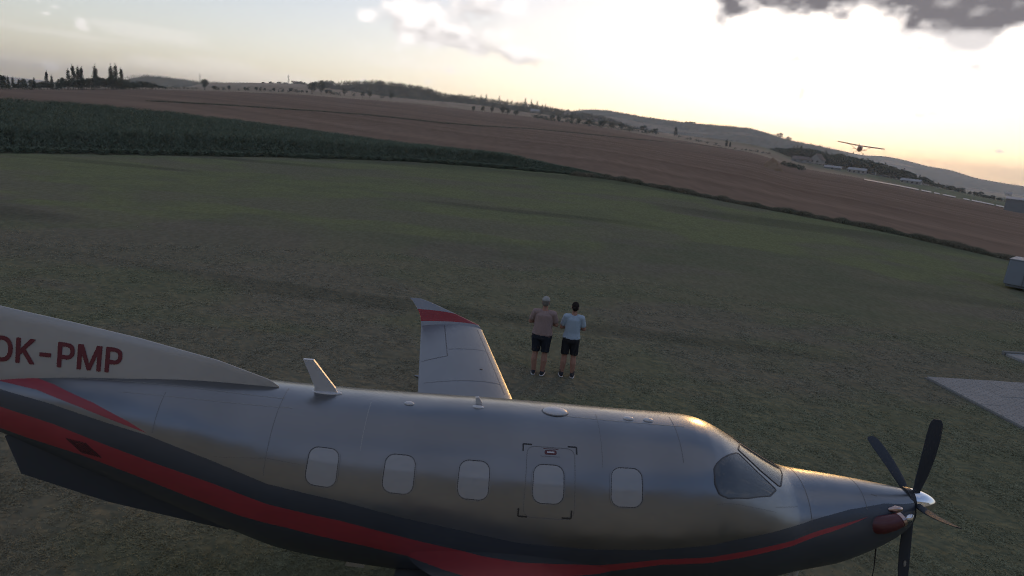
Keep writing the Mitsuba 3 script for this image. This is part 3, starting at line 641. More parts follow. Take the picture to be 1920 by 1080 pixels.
mat('m_black_mark', (0.02, 0.021, 0.024), rough=.5)
mat('m_seam', (0.14, 0.14, 0.144), rough=.6)
mat('m_seam_pale', (0.30, 0.30, 0.29), rough=.4, metal=.4)
mat('m_navy', NAVY, rough=.36, coat=.3)
mat('m_white_paint', (0.46, 0.465, 0.48), rough=.4, coat=.2)
mat('m_pane', (0.26, 0.27, 0.285), rough=.13, spec=.8, coat=.3)
mat('m_pane_dark', (0.028, 0.033, 0.041), rough=.06, spec=.8, coat=.6)
mat('m_gasket', (0.05, 0.05, 0.055), rough=.5)
mat('m_chrome', (0.80, 0.80, 0.82), rough=.08, metal=1.0)
mat('m_prop', (0.042, 0.048, 0.058), rough=.7, spec=.12)
mat('m_hot_metal', (0.55, 0.42, 0.38), rough=.25, metal=1.0)
mat('m_rubber', (0.02, 0.02, 0.02), rough=.8)

PL = thing('passenger_plane', 'silver single engine turboprop aeroplane with dark belly, red stripe and four black propeller blades', 'aeroplane')
X = np.unique(np.concatenate([np.linspace(-7.2, -3, 70), np.linspace(-3, 2, 80), np.linspace(2, 3.4, 90), np.linspace(3.4, 4.56, 40)])); TH = np.linspace(-math.pi, math.pi, 145)[:-1]
V, F = grid(skin(X[:, None], TH[None]), close=True); V, F = caps(V, F, len(X), len(TH))
put('fuselage', out((W(V), F)), 'm_hull', PL, smooth=True, uv=V[:, [0, 2]])


def rounded_poly(pts, r, scale=0.9):
    """polygon of (station, angle in degrees) with rounded corners, 96 points; angle is scaled to about metres for the rounding"""
    q = Polygon([(x, math.radians(t) * scale) for x, t in pts]).buffer(-r, quad_segs=12).buffer(r, quad_segs=12).exterior
    s = np.linspace(0, 1, 97)[:-1]; p = np.array([q.interpolate(t, normalized=True).coords[0] for t in s]); return p / [1, scale]


def skin_patch(poly, off, thick=True, rings=6):
    c = poly.mean(0); s = np.linspace(0.0, 1, rings + 1)[1:]
    P = np.concatenate([c + (poly - c) * k for k in s]).reshape(rings, len(poly), 2)
    Q = skin(P[..., 0], P[..., 1], off)
    if thick: Q = np.concatenate([Q, skin(poly[:, 0], poly[:, 1], -0.004)[None]])
    V, F = grid(Q, close=True); m = len(poly); V = np.vstack([V, skin(*c, off)[None]]); j = np.arange(m)
    return W(V), np.vstack([F, np.stack([(j + 1) % m, j, j * 0 + len(V) - 1], 1)])


def skin_band(poly, width, off, scale=.9):
    """closed strip of the given width round a polygon on the skin, proud of it by off"""
    q = Polygon(poly * [1, scale]); n = 96; s = np.linspace(0, 1, n + 1)[:-1]
    loops = []
    for d, o in ((0, -.003), (0, off), (width, off), (width, -.003)):
        e = q.buffer(d, quad_segs=10).exterior; st = e.project(__import__('shapely').Point(q.exterior.coords[0])) / e.length
        p = np.array([e.interpolate((st + t) % 1, normalized=True).coords[0] for t in s])
        if e.is_ccw != q.exterior.is_ccw: p = p[::-1]
        p = p / [1, scale]; loops.append(skin(p[:, 0], p[:, 1], o))
    V, F = grid(np.array(loops), close=True); return W(V), F


def skin_line(pts, width, off=.0025, n=24):
    """thin raised strip along a path of (station, angle in degrees)"""
    p = np.array(pts, float) * [1, math.pi / 180]; s = np.linspace(0, len(p) - 1, n * (len(p) - 1) + 1); q = np.stack([np.interp(s, np.arange(len(p)), p[:, k]) for k in (0, 1)], 1)
    t = np.gradient(q * [1, .9], axis=0); t /= np.linalg.norm(t, axis=1, keepdims=True); nrm = np.stack([-t[:, 1], t[:, 0]], 1) * width / 2 / [1, .9]
    a, b = q + nrm, q - nrm
    Q = np.stack([skin(a[:, 0], a[:, 1], -.003), skin(a[:, 0], a[:, 1], off), skin(b[:, 0], b[:, 1], off), skin(b[:, 0], b[:, 1], -.003)], 1)
    V, F = grid(Q); return W(V), F


# cabin windows: gasket, pane
for xc, t0, t1, w in [(-1.598, -47.0, -69.6, .278), (-.897, -46.3, -68.3, .28), (-.21, -45.9, -67.4, .284), (.485, -44.8, -66.2, .289), (1.228, -43.3, -65.2, .297)]:
    k = key_of(f'{PL}__cabin_window')
    poly = rounded_poly([(xc - w / 2 * .96, t0), (xc + w / 2 * .96, t0), (xc + w / 2, t1), (xc - w / 2, t1)], .085)
    put('pane', skin_patch(poly, .002), 'm_pane', k, smooth=40); put('gasket', skin_band(poly, .006, .004), 'm_gasket', k); q = Polygon(poly * [1, .9]).buffer(.006).exterior; rim = np.array([q.interpolate(t, normalized=True).coords[0] for t in np.linspace(0, 1, 97)[:-1]]) / [1, .9]; put('frame', skin_band(rim, .012, .007), 'm_silver', k, smooth=30)
# cockpit side window and windscreen
poly = rounded_poly([(2.112, -40), (2.15, -36.5), (2.231, -31.5), (2.455, -19.5), (2.63, -28.3), (2.845, -37.0), (2.743, -45.2), (2.453, -53.7), (2.235, -57.4), (2.139, -55.6), (2.10, -49.9)], .015)
k = key_of(f'{PL}__cockpit_side_window'); put('pane', skin_patch(poly, .002), 'm_pane_dark', k, smooth=40); put('frame', skin_band(poly, .014, .006), 'm_gasket', k)
for sg in (1, -1):
    poly = rounded_poly([(2.49, -14.5 * sg), (2.585, -.8 * sg), (3.06, -.8 * sg), (3.03, -12.0 * sg), (2.92, -31.5 * sg), (2.70, -24.5 * sg)], .02)
    k = key_of(f'{PL}__windscreen'); put('pane', skin_patch(poly, .003), 'm_pane_dark', k, smooth=40); put('frame', skin_band(poly, .014, .007), 'm_gasket', k)
# emergency exit: outline, corner marks, placard
k = key_of(f'{PL}__emergency_exit')
poly = rounded_poly([(.278, -34.0), (.728, -33.8), (.735, -74.5), (.268, -74.5)], .07)
put('outline', skin_band(poly, .006, .0025), 'm_seam', k)
for xa, ta, sx, st in [(.236, -32.7, 1, -1), (.752, -32.3, -1, -1), (.222, -74.6, 1, 1), (.714, -73.8, -1, 1)]:
    put('corner_mark', merge([skin_line([(xa, ta), (xa + sx * .085, ta)], .014, .003), skin_line([(xa, ta), (xa, ta + st * 4.6)], .014, .004)]), 'm_black_mark', k)
poly = rounded_poly([(.442, -35.6), (.558, -35.4), (.558, -38.3), (.442, -38.5)], .018)
put('placard', skin_patch(poly, .003), 'm_red_paint', k); put('placard_legend', skin_line([(.465, -36.95), (.535, -36.9)], .014, .005), 'm_white_paint', k)
put('placard_line', skin_line([(.43, -34.8), (.575, -34.6)], .006), 'm_red_paint', k); put('placard_line', skin_line([(.405, -39.6), (.59, -39.4)], .005), 'm_seam', k)
# skin joints
for path, w, pale in [([(-1.28, -8), (-1.28, -46)], .006, 1), ([(-2.12, 0), (-2.12, -70)], .005, 0), ([(-3.2, -25), (-3.2, -63)], .004, 0), ([(1.80, 5), (1.80, -38)], .006, 0), ([(1.0, 0), (1.0, -44)], .004, 0), ([(-2.1, -14), (-4.2, -20)], .005, 1), ([(-2.0, -22), (-3.6, -32)], .004, 1), ([(-2.6, -67), (-2.12, -59), (-1.80, -59)], .004, 0), ([(1.9, -8), (.6, -6.5)], .006, 1),
                   ([(3.25, 20), (3.25, -59)], .008, 0), ([(3.92, 25), (3.92, -48)], .006, 0), ([(2.80, -53), (3.1, -45)], .005, 0), ([(2.1, -62), (2.8, -57)], .004, 0), ([(4.03, -24), (4.09, -27)], .022, 0)]:
    put('skin_joint', skin_line(path, w, .002), 'm_seam_pale' if pale else 'm_seam', PL)
# exhaust louvre on the red band
k = key_of(f'{PL}__louvre')
for q in range(7):
    x0 = -4.03 + q * .031; put('slot', skin_line([(x0, -90.3 + q * .3), (x0 + .155, -102.0 + q * .5)], .013, .004), 'm_black_mark', k)

# dorsal fin and rudder
FX = np.concatenate([np.linspace(-2.22, -5.55, 60), np.linspace(-5.6, -6.9, 24)])
FT = np.where(FX > -5.55, np.interp(-FX, [2.22, 2.32, 2.82, 3.568, 4.178, 4.776, 5.3, 5.55], [2.692, 2.755, 2.915, 3.076, 3.18, 3.272, 3.36, 3.45]), 3.45 + (-5.55 - FX) * 1.15)
FB = HT[0, 0] * 0 + HZ(FX) + HA(FX) * .72
fw = np.interp(-FX, [2.22, 2.8, 3.6, 5, 6.9], [.003, .042, .125, .15, .05])


def fin_y(X, z):
    """half thickness of the fin at height z"""
    top = np.interp(-X, -FX, FT); bot = np.interp(-X, -FX, HZ(FX) + HA(FX) * .95); w = np.interp(-X, -FX, fw)
    s = np.clip((z - bot) / np.maximum(top - bot, .02), 0, 1); return w * np.sqrt(np.maximum(1 - s, 0)) * (1 - .25 * s) + .004


cs = np.linspace(0, 1, 15)
side = lambda sg: np.stack([np.stack([np.full_like(cs, x), sg * fin_y(np.full_like(cs, x), b + (t - b) * cs), b + (t - b) * cs], 1) for x, t, b in zip(FX, FT, FB)])
Q = np.concatenate([side(-1), side(1)[:, ::-1]], 1); V, F = grid(Q, close=True); V, F = caps(V, F, len(FX), Q.shape[1])
mat('m_fin', proc(lambda p, n, uv: mix((0.36, 0.355, 0.345), (0.40, 0.395, 0.385), fbm(p.x * 3, p.y * 3, p.z * 3, 3))), rough=.38, metal=.1, coat=.3)
put('dorsal_fin', out((W(V), F)), 'm_fin', PL, smooth=50)
# registration lettering along the fin
letters = 'OK-PMP'; x0, z0, x1, z1, hgt = -4.885, 2.785, -3.685, 2.747, .226
tm = meshkit.text_mesh(letters, 1.0, .004, bold=True); tm = trimesh.Trimesh(*trimesh.remesh.subdivide_to_size(tm.vertices, tm.faces, .25))
v = np.array(tm.vertices); v[:, 0] = (v[:, 0] - v[:, 0].min()) / np.ptp(v[:, 0]); xx = x0 + (x1 - x0) * v[:, 0]; zz = z0 + (z1 - z0) * v[:, 0] + v[:, 1] * hgt
put('registration', (W(np.stack([xx, -fin_y(xx, zz) - .003 - v[:, 2], zz], 1)), np.array(tm.faces)), 'm_letter_red', PL)
# T tail and rudder beyond the picture
for sg in (-1, 1):
    Q = []
    for yy, c, xl in ((0.0, 1.0, -6.0), (sg * 2.2, .65, -6.35)):
        t = np.linspace(0, 2 * math.pi, 33)[:-1]; Q.append(np.stack([xl - c * (.5 - .5 * np.cos(t)), 0 * t + yy, 4.98 + .055 * c * np.sin(t) * (1 - .3 * np.cos(t))], 1))
    V, F = grid(np.array(Q), close=True); V, F = caps(V, F, 2, 32); put('tailplane', out((W(V), F)), 'm_silver', PL, smooth=50)
# ventral strakes
for sg in (-1, 1):
    pts = np.array([(-5.2, 2.06), (-4.76, 2.03), (-4.616, 1.655), (-3.79, 1.42), (-3.163, 1.305), (-2.62, 1.205), (-2.4, 1.32), (-3.4, 1.78), (-4.5, 2.12)]); pts = pts[1:]
    m = trimesh.creation.extrude_polygon(Polygon(pts), .022, engine='earcut'); v = np.array(m.vertices)
    v = np.stack([v[:, 0], sg * (.20 + (2.0 - v[:, 1]) * .08) + v[:, 2] - .011, v[:, 1]], 1); put('ventral_strake', out((W(v), np.array(m.faces))), 'm_navy', PL)

# wings
def airfoil(n=33, t=.14):
    s = .5 - .5 * np.cos(np.linspace(0, math.pi, n)); yt = 5 * t * (.2969 * np.sqrt(s) - .126 * s - .3516 * s ** 2 + .2843 * s ** 3 - .1036 * s ** 4); cam = .06 * s * (1 - s)
    return np.concatenate([np.stack([s, yt + cam], 1)[::-1], np.stack([s, -yt * .8 + cam], 1)[1:-1]])


WZ0, WDIH = 1.2, math.tan(math.radians(6))
le = lambda y: np.interp(y, [.3, .85, 3.02, 5.52], [.98, .84, .395, -.12]); te = lambda y: np.interp(y, [.3, .85, 2.96, 5.59], [-.88, -.88, -1.06, -1.29])


def wing_section(y, sg, t=.14):
    a = airfoil(33, t); c = le(y) - te(y)
    return np.stack([le(y) - a[:, 0] * c, np.full(len(a), sg * y), WZ0 + (y - .85) * WDIH + a[:, 1] * c - .03], 1)


def wing_top(x, y):
    """height of the upper wing skin"""
    c = le(y) - te(y); s = np.clip((le(y) - x) / c, 1e-4, 1); t = .14 + (y - .85) / 4.7 * -.02
    yt = 5 * t * (.2969 * np.sqrt(s) - .126 * s - .3516 * s ** 2 + .2843 * s ** 3 - .1036 * s ** 4) + .06 * s * (1 - s); return WZ0 + (y - .85) * WDIH + yt * c - .03


for sg, nm in ((1, 'left_wing'), (-1, 'right_wing')):
    ys = np.linspace(.3, 5.52, 30); Q = np.array([wing_section(y, sg, .14 - (y - .85) / 4.7 * .02) for y in ys]); V, F = grid(Q, close=True); V, F = caps(V, F, len(ys), Q.shape[1])
    k = put(nm, out((W(V), F)), 'm_wing', PL, smooth=50)
    # winglet: sweeps back, out and up
    tip = wing_section(5.52, sg, .12); a = airfoil(33, .12); Q = [tip]; UVt = [0.0]
    for s, xl, xt, yy, zz in [(.12, -.20, -1.305, 5.63, 1.735), (.3, -.42, -1.33, 5.71, 1.80), (.5, -.68, -1.38, 5.77, 1.885), (.7, -.92, -1.44, 5.82, 1.96), (.88, -1.14, -1.505, 5.86, 2.035), (1.0, -1.345, -1.57, 5.89, 2.085)]:
        c = xl - xt; nrm = np.array([0, -.62 * sg, .78]); Q.append(np.stack([xl - a[:, 0] * c, np.full(len(a), sg * yy), np.full(len(a), zz)], 1) + (a[:, 1:] * c * .75) * nrm); UVt.append(s)
    Q = np.array(Q); V, F = grid(Q, close=True); V, F = caps(V, F, len(Q), Q.shape[1])
    cx = np.concatenate([np.tile(a[:, 0], len(Q)), [.5, .5]]); cu = np.concatenate([np.repeat(UVt, Q.shape[1]), [0, 1]])
    put('winglet', out((W(V), F)), 'm_winglet', k, smooth=True, uv=np.stack([cx, cu], 1))

    def wing_line(pts, w, m_, name):
        p = np.array(pts, float); s = np.linspace(0, len(p) - 1, 20 * (len(p) - 1) + 1); q = np.stack([np.interp(s, np.arange(len(p)), p[:, i]) for i in (0, 1)], 1)
        t = np.gradient(q, axis=0); t /= np.linalg.norm(t, axis=1, keepdims=True); nn = np.stack([-t[:, 1], t[:, 0]], 1) * w / 2
        A = [np.stack([e[:, 0], sg * e[:, 1], wing_top(e[:, 0], e[:, 1]) + o], 1) for e, o in ((q + nn, -.004), (q + nn, .003), (q - nn, .003), (q - nn, -.004))]
        V, F = grid(np.stack(A, 1)); put(name, out((W(V), F)), m_, k)
    wing_line([(-.84, 5.46), (-.70, 4.19)], .016, 'm_gasket', 'aileron_gap'); wing_line([(-.70, 4.19), (-1.12, 4.04)], .012, 'm_gasket', 'aileron_gap')
    wing_line([(-.22, 5.42), (.26, 3.04)], .012, 'm_seam', 'boot_edge'); wing_line([(-.5, 3.32), (.2, 3.34)], .010, 'm_seam', 'wing_joint'); wing_line([(-.70, 4.45), (-.05, 4.5)], .006, 'm_seam', 'wing_joint'); wing_line([(-1.0, 3.3), (-.5, 3.32)], .008, 'm_seam', 'wing_joint')
    d0 = trimesh.creation.icosphere(2, .028); put('fuel_cap', (W(np.array(d0.vertices) * [1, 1, .25] + [-.12, sg * 3.75, wing_top(-.12, 3.75)]), np.array(d0.faces)), 'm_black_mark', k, smooth=True)
    for yy in (1.9, 3.6):   # flap track fairings under the trailing edge
        t0 = tube([[-.7, sg * yy, 1.16 + (yy - .85) * WDIH], [-.95, sg * yy, 1.11 + (yy - .85) * WDIH], [-1.18, sg * yy, 1.14 + (yy - .85) * WDIH]], [.03, .07, .015], 10); put('flap_fairing', out((W(t0[0]), t0[1])), 'm_silver', k, smooth=True)
    # wing root fillet
    xs = np.linspace(-.75, 1.16, 40); n = 14; Q = []
    for x in xs:
        e = math.sin(math.pi * np.clip((x + .75) / 1.91, 0, 1)) ** .7; h0 = skin(x, -math.radians(99 + 8 * (1 - e)) , .001); yb = -(abs(h0[1]) + .02 + .18 * e); zb = wing_top(min(max(x, te(.9) + .05), le(.9) - .04), .9) - .03 + (abs(yb) - .9) * WDIH * .5
        t = np.linspace(0, 1, n); c = (1 - e) * skin(x, -math.radians(109), .002) + e * np.array([x, h0[1] - .03 * e, zb + .05]); Q.append((1 - t)[:, None] ** 2 * h0 + 2 * (t * (1 - t))[:, None] * c + (t ** 2)[:, None] * ((1 - e) * skin(x, -math.radians(112), .002) + e * np.array([x, yb, zb])))
    Q = np.array(Q) * [1, 1 if sg < 0 else -1, 1]; V, F = grid(Q); put('root_fillet', out((W(V), F)), 'm_hull', k, smooth=True, uv=V[:, [0, 2]])

# antennas on the roof
def blade_antenna(pts, y, th, name, m_='m_white_paint'):
    m = trimesh.creation.extrude_polygon(Polygon(pts), th, engine='earcut'); v = np.array(m.vertices); put(name, out((W(np.stack([v[:, 0], y + (v[:, 2] - th / 2), v[:, 1]], 1)), np.array(m.faces))), m_, PL)


blade_antenna([(-1.985, 3.005), (-1.885, 3.005), (-1.66, 2.72), (-1.63, 2.655), (-1.87, 2.655), (-1.865, 2.72)], 0, .03, 'blade_antenna')
def dome(x, th, lx, ly, h, name, m_='m_white_paint'):
    c = skin(x, math.radians(th)); s = trimesh.creation.uv_sphere(1, count=[16, 32]); v = np.array(s.vertices); v = np.sign(v) * np.abs(v) ** [1, 1, .8] * [lx, ly, h]
    a = -math.radians(th); v = v @ np.array([[1, 0, 0], [0, math.cos(a), math.sin(a)], [0, -math.sin(a), math.cos(a)]]); put(name, out((W(v + c), np.array(s.faces))), m_, PL, smooth=True)


dome(-1.745, 0, .15, .05, .018, 'antenna_foot'); dome(.575, -2, .13, .085, .035, 'satellite_antenna'); dome(.575, -2, .14, .095, .014, 'antenna_foot', 'm_seam')
dome(-.907, -6, .05, .03, .02, 'roof_stud'); dome(-.215, -4, .06, .03, .014, 'roof_stud'); blade_antenna([(-.25, 2.745), (-.215, 2.75), (-.175, 2.69), (-.175, 2.655), (-.24, 2.655)], 0, .02, 'small_antenna'); dome(1.338, -3, .055, .035, .02, 'roof_stud'); dome(1.547, -3, .055, .035, .02, 'roof_stud')
blade_antenna([(-1.47, .70), (-1.27, .685), (-1.20, .93), (-1.42, .96)], -.05, .02, 'belly_antenna')

# spinner, propeller
ax0 = np.array([4.57, 0, 1.933]); axd = np.array([1.0, -.03, .005]); axd /= np.linalg.norm(axd)
s = np.linspace(0, 1, 24); rs = .148 * (1 - s ** 1.75) ** .62; t = np.linspace(0, 2 * math.pi, 49)[:-1]
Q = np.stack([ax0 + axd * (a * .335) + r * (np.cos(t)[:, None] * np.array([0, 1, 0]) + np.sin(t)[:, None] * np.array([0, 0, 1])) for a, r in zip(s, rs)]); V, F = grid(Q, close=True); V, F = caps(V, F, 24, 48)
put('spinner', out((W(V), F)), 'm_chrome', PL, smooth=50)
t0 = tube([ax0 - axd * .05, ax0 + axd * .012], .150, 40); put('spinner_backplate', out((W(t0[0]), t0[1])), 'm_black_mark', PL, smooth=40)
hub = ax0 + axd * .06
for d, L, tw in [((.02, 0, 1), .985, 84), ((-.03, .93, .36), .93, 84), ((-.16, -.95, .26), .84, 86), ((.01, -.20, -.98), .95, 84)]:
    d = np.array(d, float); d /= np.linalg.norm(d); ch = np.cross(axd, d); ch /= np.linalg.norm(ch); nn = np.cross(d, ch); Q = []
    for u in np.linspace(.06, 1, 26):
        c = L * .071 * np.interp(u, [.06, .14, .3, .55, .8, .93, .985, 1], [.42, .48, .86, 1.06, 1.08, .95, .8, .55]); th = np.interp(u, [.06, .2, .5, 1], [.05, .03, .014, .006]); ang = math.radians(np.interp(u, [0, .3, 1], [tw + 12, tw + 4, tw - 6])); e = np.linspace(0, 2 * math.pi, 21)[:-1]
        cd = math.cos(ang) * ch + math.sin(ang) * nn; td = -math.sin(ang) * ch + math.cos(ang) * nn; bend = .03 * L * math.sin(u * math.pi) * ch
        Q.append(hub + d * (L * u) + bend + np.cos(e)[:, None] * c * cd + np.sin(e)[:, None] * th * td)
    Q = np.array(Q); V, F = grid(Q, close=True); V, F = caps(V, F, len(Q), 20); kb = put('propeller_blade', out((W(V), F)), 'm_prop', PL, smooth=50)
    cc = Q[18].mean(0); u1, u2 = d, None
    ang = math.radians(tw); cd = math.cos(ang) * ch + math.sin(ang) * nn; td = -math.sin(ang) * ch + math.cos(ang) * nn
    e = np.linspace(0, 2 * math.pi, 25)[:-1]
    if abs(d[2]) > .9 and d[2] < 0:
        sgn = -1 if td[1] > 0 else 1; ring_ = np.stack([cc + np.cos(e)[:, None] * .034 * d + np.sin(e)[:, None] * .016 * cd + sgn * td * o for o in (.004, .017)]); V, F = grid(ring_, close=True); V, F = caps(V, F, 2, 24); put('emblem', out((W(V), F)), 'm_seam_pale', kb)
# exhaust stub: red plug with bright pipe lip; cord hanging from it
t0 = tube([skin(4.02, math.radians(-72), -.07), skin(4.08, math.radians(-71), .012), skin(4.18, math.radians(-69), .045), skin(4.26, math.radians(-67), .06)], [.095, .092, .082, .072], 24); ke = put('exhaust_stub', out((W(t0[0]), t0[1])), 'm_red_paint', PL, smooth=50)
q0, q1 = skin(4.255, math.radians(-67), .06), skin(4.29, math.radians(-65.5), .067); t0 = tube([q0, q1], [.077, .073], 24); put('lip', out((W(t0[0]), t0[1])), 'm_hot_metal', ke, smooth=50)
t0 = tube([skin(4.19, math.radians(-50), -.01), skin(4.25, math.radians(-50), .03), skin(4.31, math.radians(-51), .03), skin(4.36, math.radians(-52), -.01)], [.02, .034, .03, .015], 16); put('air_scoop', out((W(t0[0]), t0[1])), 'm_hot_metal', PL, smooth=True)
t0 = tube([skin(4.40, math.radians(-75), -.02), skin(4.44, math.radians(-72), .02), skin(4.48, math.radians(-70), .01)], [.03, .04, .02], 16); put('chin_inlet_lip', out((W(t0[0]), t0[1])), 'm_chrome', PL, smooth=True)
t0 = tube([[4.20, -.20, 1.52], [4.205, -.225, 1.40], [4.225, -.23, 1.25], [4.24, -.24, 1.0], [4.25, -.25, .75]], [.008, .007, .005, .005, .005], 8); put('hanging_cord', out((W(t0[0]), t0[1])), 'm_black_mark', PL, smooth=True)
# landing gear
for (x, y, ztop, r) in ((3.5, 0, 1.2, .22), (-.3, 2.1, 1.25, .27), (-.3, -2.1, 1.25, .27)):
    k = key_of(f'{PL}__landing_gear'); t0 = tube([[x, y, ztop], [x, y, r + .05]], [.05, .04], 14); put('strut', out((W(t0[0]), t0[1])), 'm_white_paint', k, smooth=50)
    t = np.linspace(0, 2 * math.pi, 41)[:-1]; s = np.linspace(0, 2 * math.pi, 17)[:-1]; Q = np.stack([np.stack([x + (r * .72 + r * .28 * np.cos(b)) * np.cos(t), y + r * .36 * math.sin(b) + 0 * t, r - .006 + (r * .72 + r * .28 * np.cos(b)) * np.sin(t)], 1) for b in list(s) + [s[0]]]); V, F = grid(Q, close=True)
    put('tyre', out((W(V), F)), 'm_rubber', k, smooth=True); t0 = tube([[x, y - r * .25, r], [x, y + r * .25, r]], r * .52, 24); put('rim', out((W(t0[0]), t0[1])), 'm_white_paint', k, smooth=40)
# ------------------------------------------------------------------ two people standing behind the aeroplane, looking away over the field
m_skin = diffuse('m_skin', proc(lambda p, n, uv: mix((0.30, 0.17, 0.13), (0.36, 0.21, 0.16), fbm(p.x * 30, p.y * 30, p.z * 30, 2))))


def fabric(name, a, b): return diffuse(name, proc(lambda p, n, uv: mix(a, b, fbm(p.x * 14, p.y * 14, p.z * 9, 3)) * (0.93 + 0.14 * noise(p.x * 90, p.y * 90, p.z * 90))))


fabric('m_shirt_mauve', (0.265, 0.195, 0.185), (0.31, 0.232, 0.22)); fabric('m_shirt_blue', (0.31, 0.39, 0.47), (0.36, 0.44, 0.52)); fabric('m_shorts_navy', (0.020, 0.024, 0.034), (0.032, 0.036, 0.046)); fabric('m_shorts_black', (0.020, 0.021, 0.025), (0.034, 0.035, 0.04))
diffuse('m_hair_grey', proc(lambda p, n, uv: mix((0.11, 0.10, 0.09), (0.20, 0.185, 0.165), noise(p.x * 120, p.y * 120, p.z * 20)))); diffuse('m_hair_dark', proc(lambda p, n, uv: mix((0.018, 0.014, 0.014), (0.04, 0.032, 0.03), noise(p.x * 120, p.y * 120, p.z * 20))))
diffuse('m_cap', (0.30, 0.295, 0.28)); diffuse('m_shoe', (0.035, 0.04, 0.05)); diffuse('m_sole', (0.55, 0.55, 0.55)); diffuse('m_sock', (0.08, 0.07, 0.07)); diffuse('m_eye', (0.03, 0.02, 0.02))


def ball(c, r):
    s = m3.Manifold.sphere(1.0, 20); r = np.broadcast_to(r, (3,)); return s.scale([float(q) for q in r]).translate([float(q) for q in c])


def chain(pts, rad):
    b = [ball(p, r) for p, r in zip(pts, rad)]; m = m3.Manifold()
    for a, c in zip(b[:-1], b[1:]): m = m + m3.Manifold.batch_hull([a, c])
    return m


def done(m, edge, it=8):
    m = m.refine_to_length(edge); mm = m.to_mesh(); t = trimesh.Trimesh(np.array(mm.vert_properties[:, :3], float), np.array(mm.tri_verts), process=True); trimesh.smoothing.filter_taubin(t, iterations=it); return t


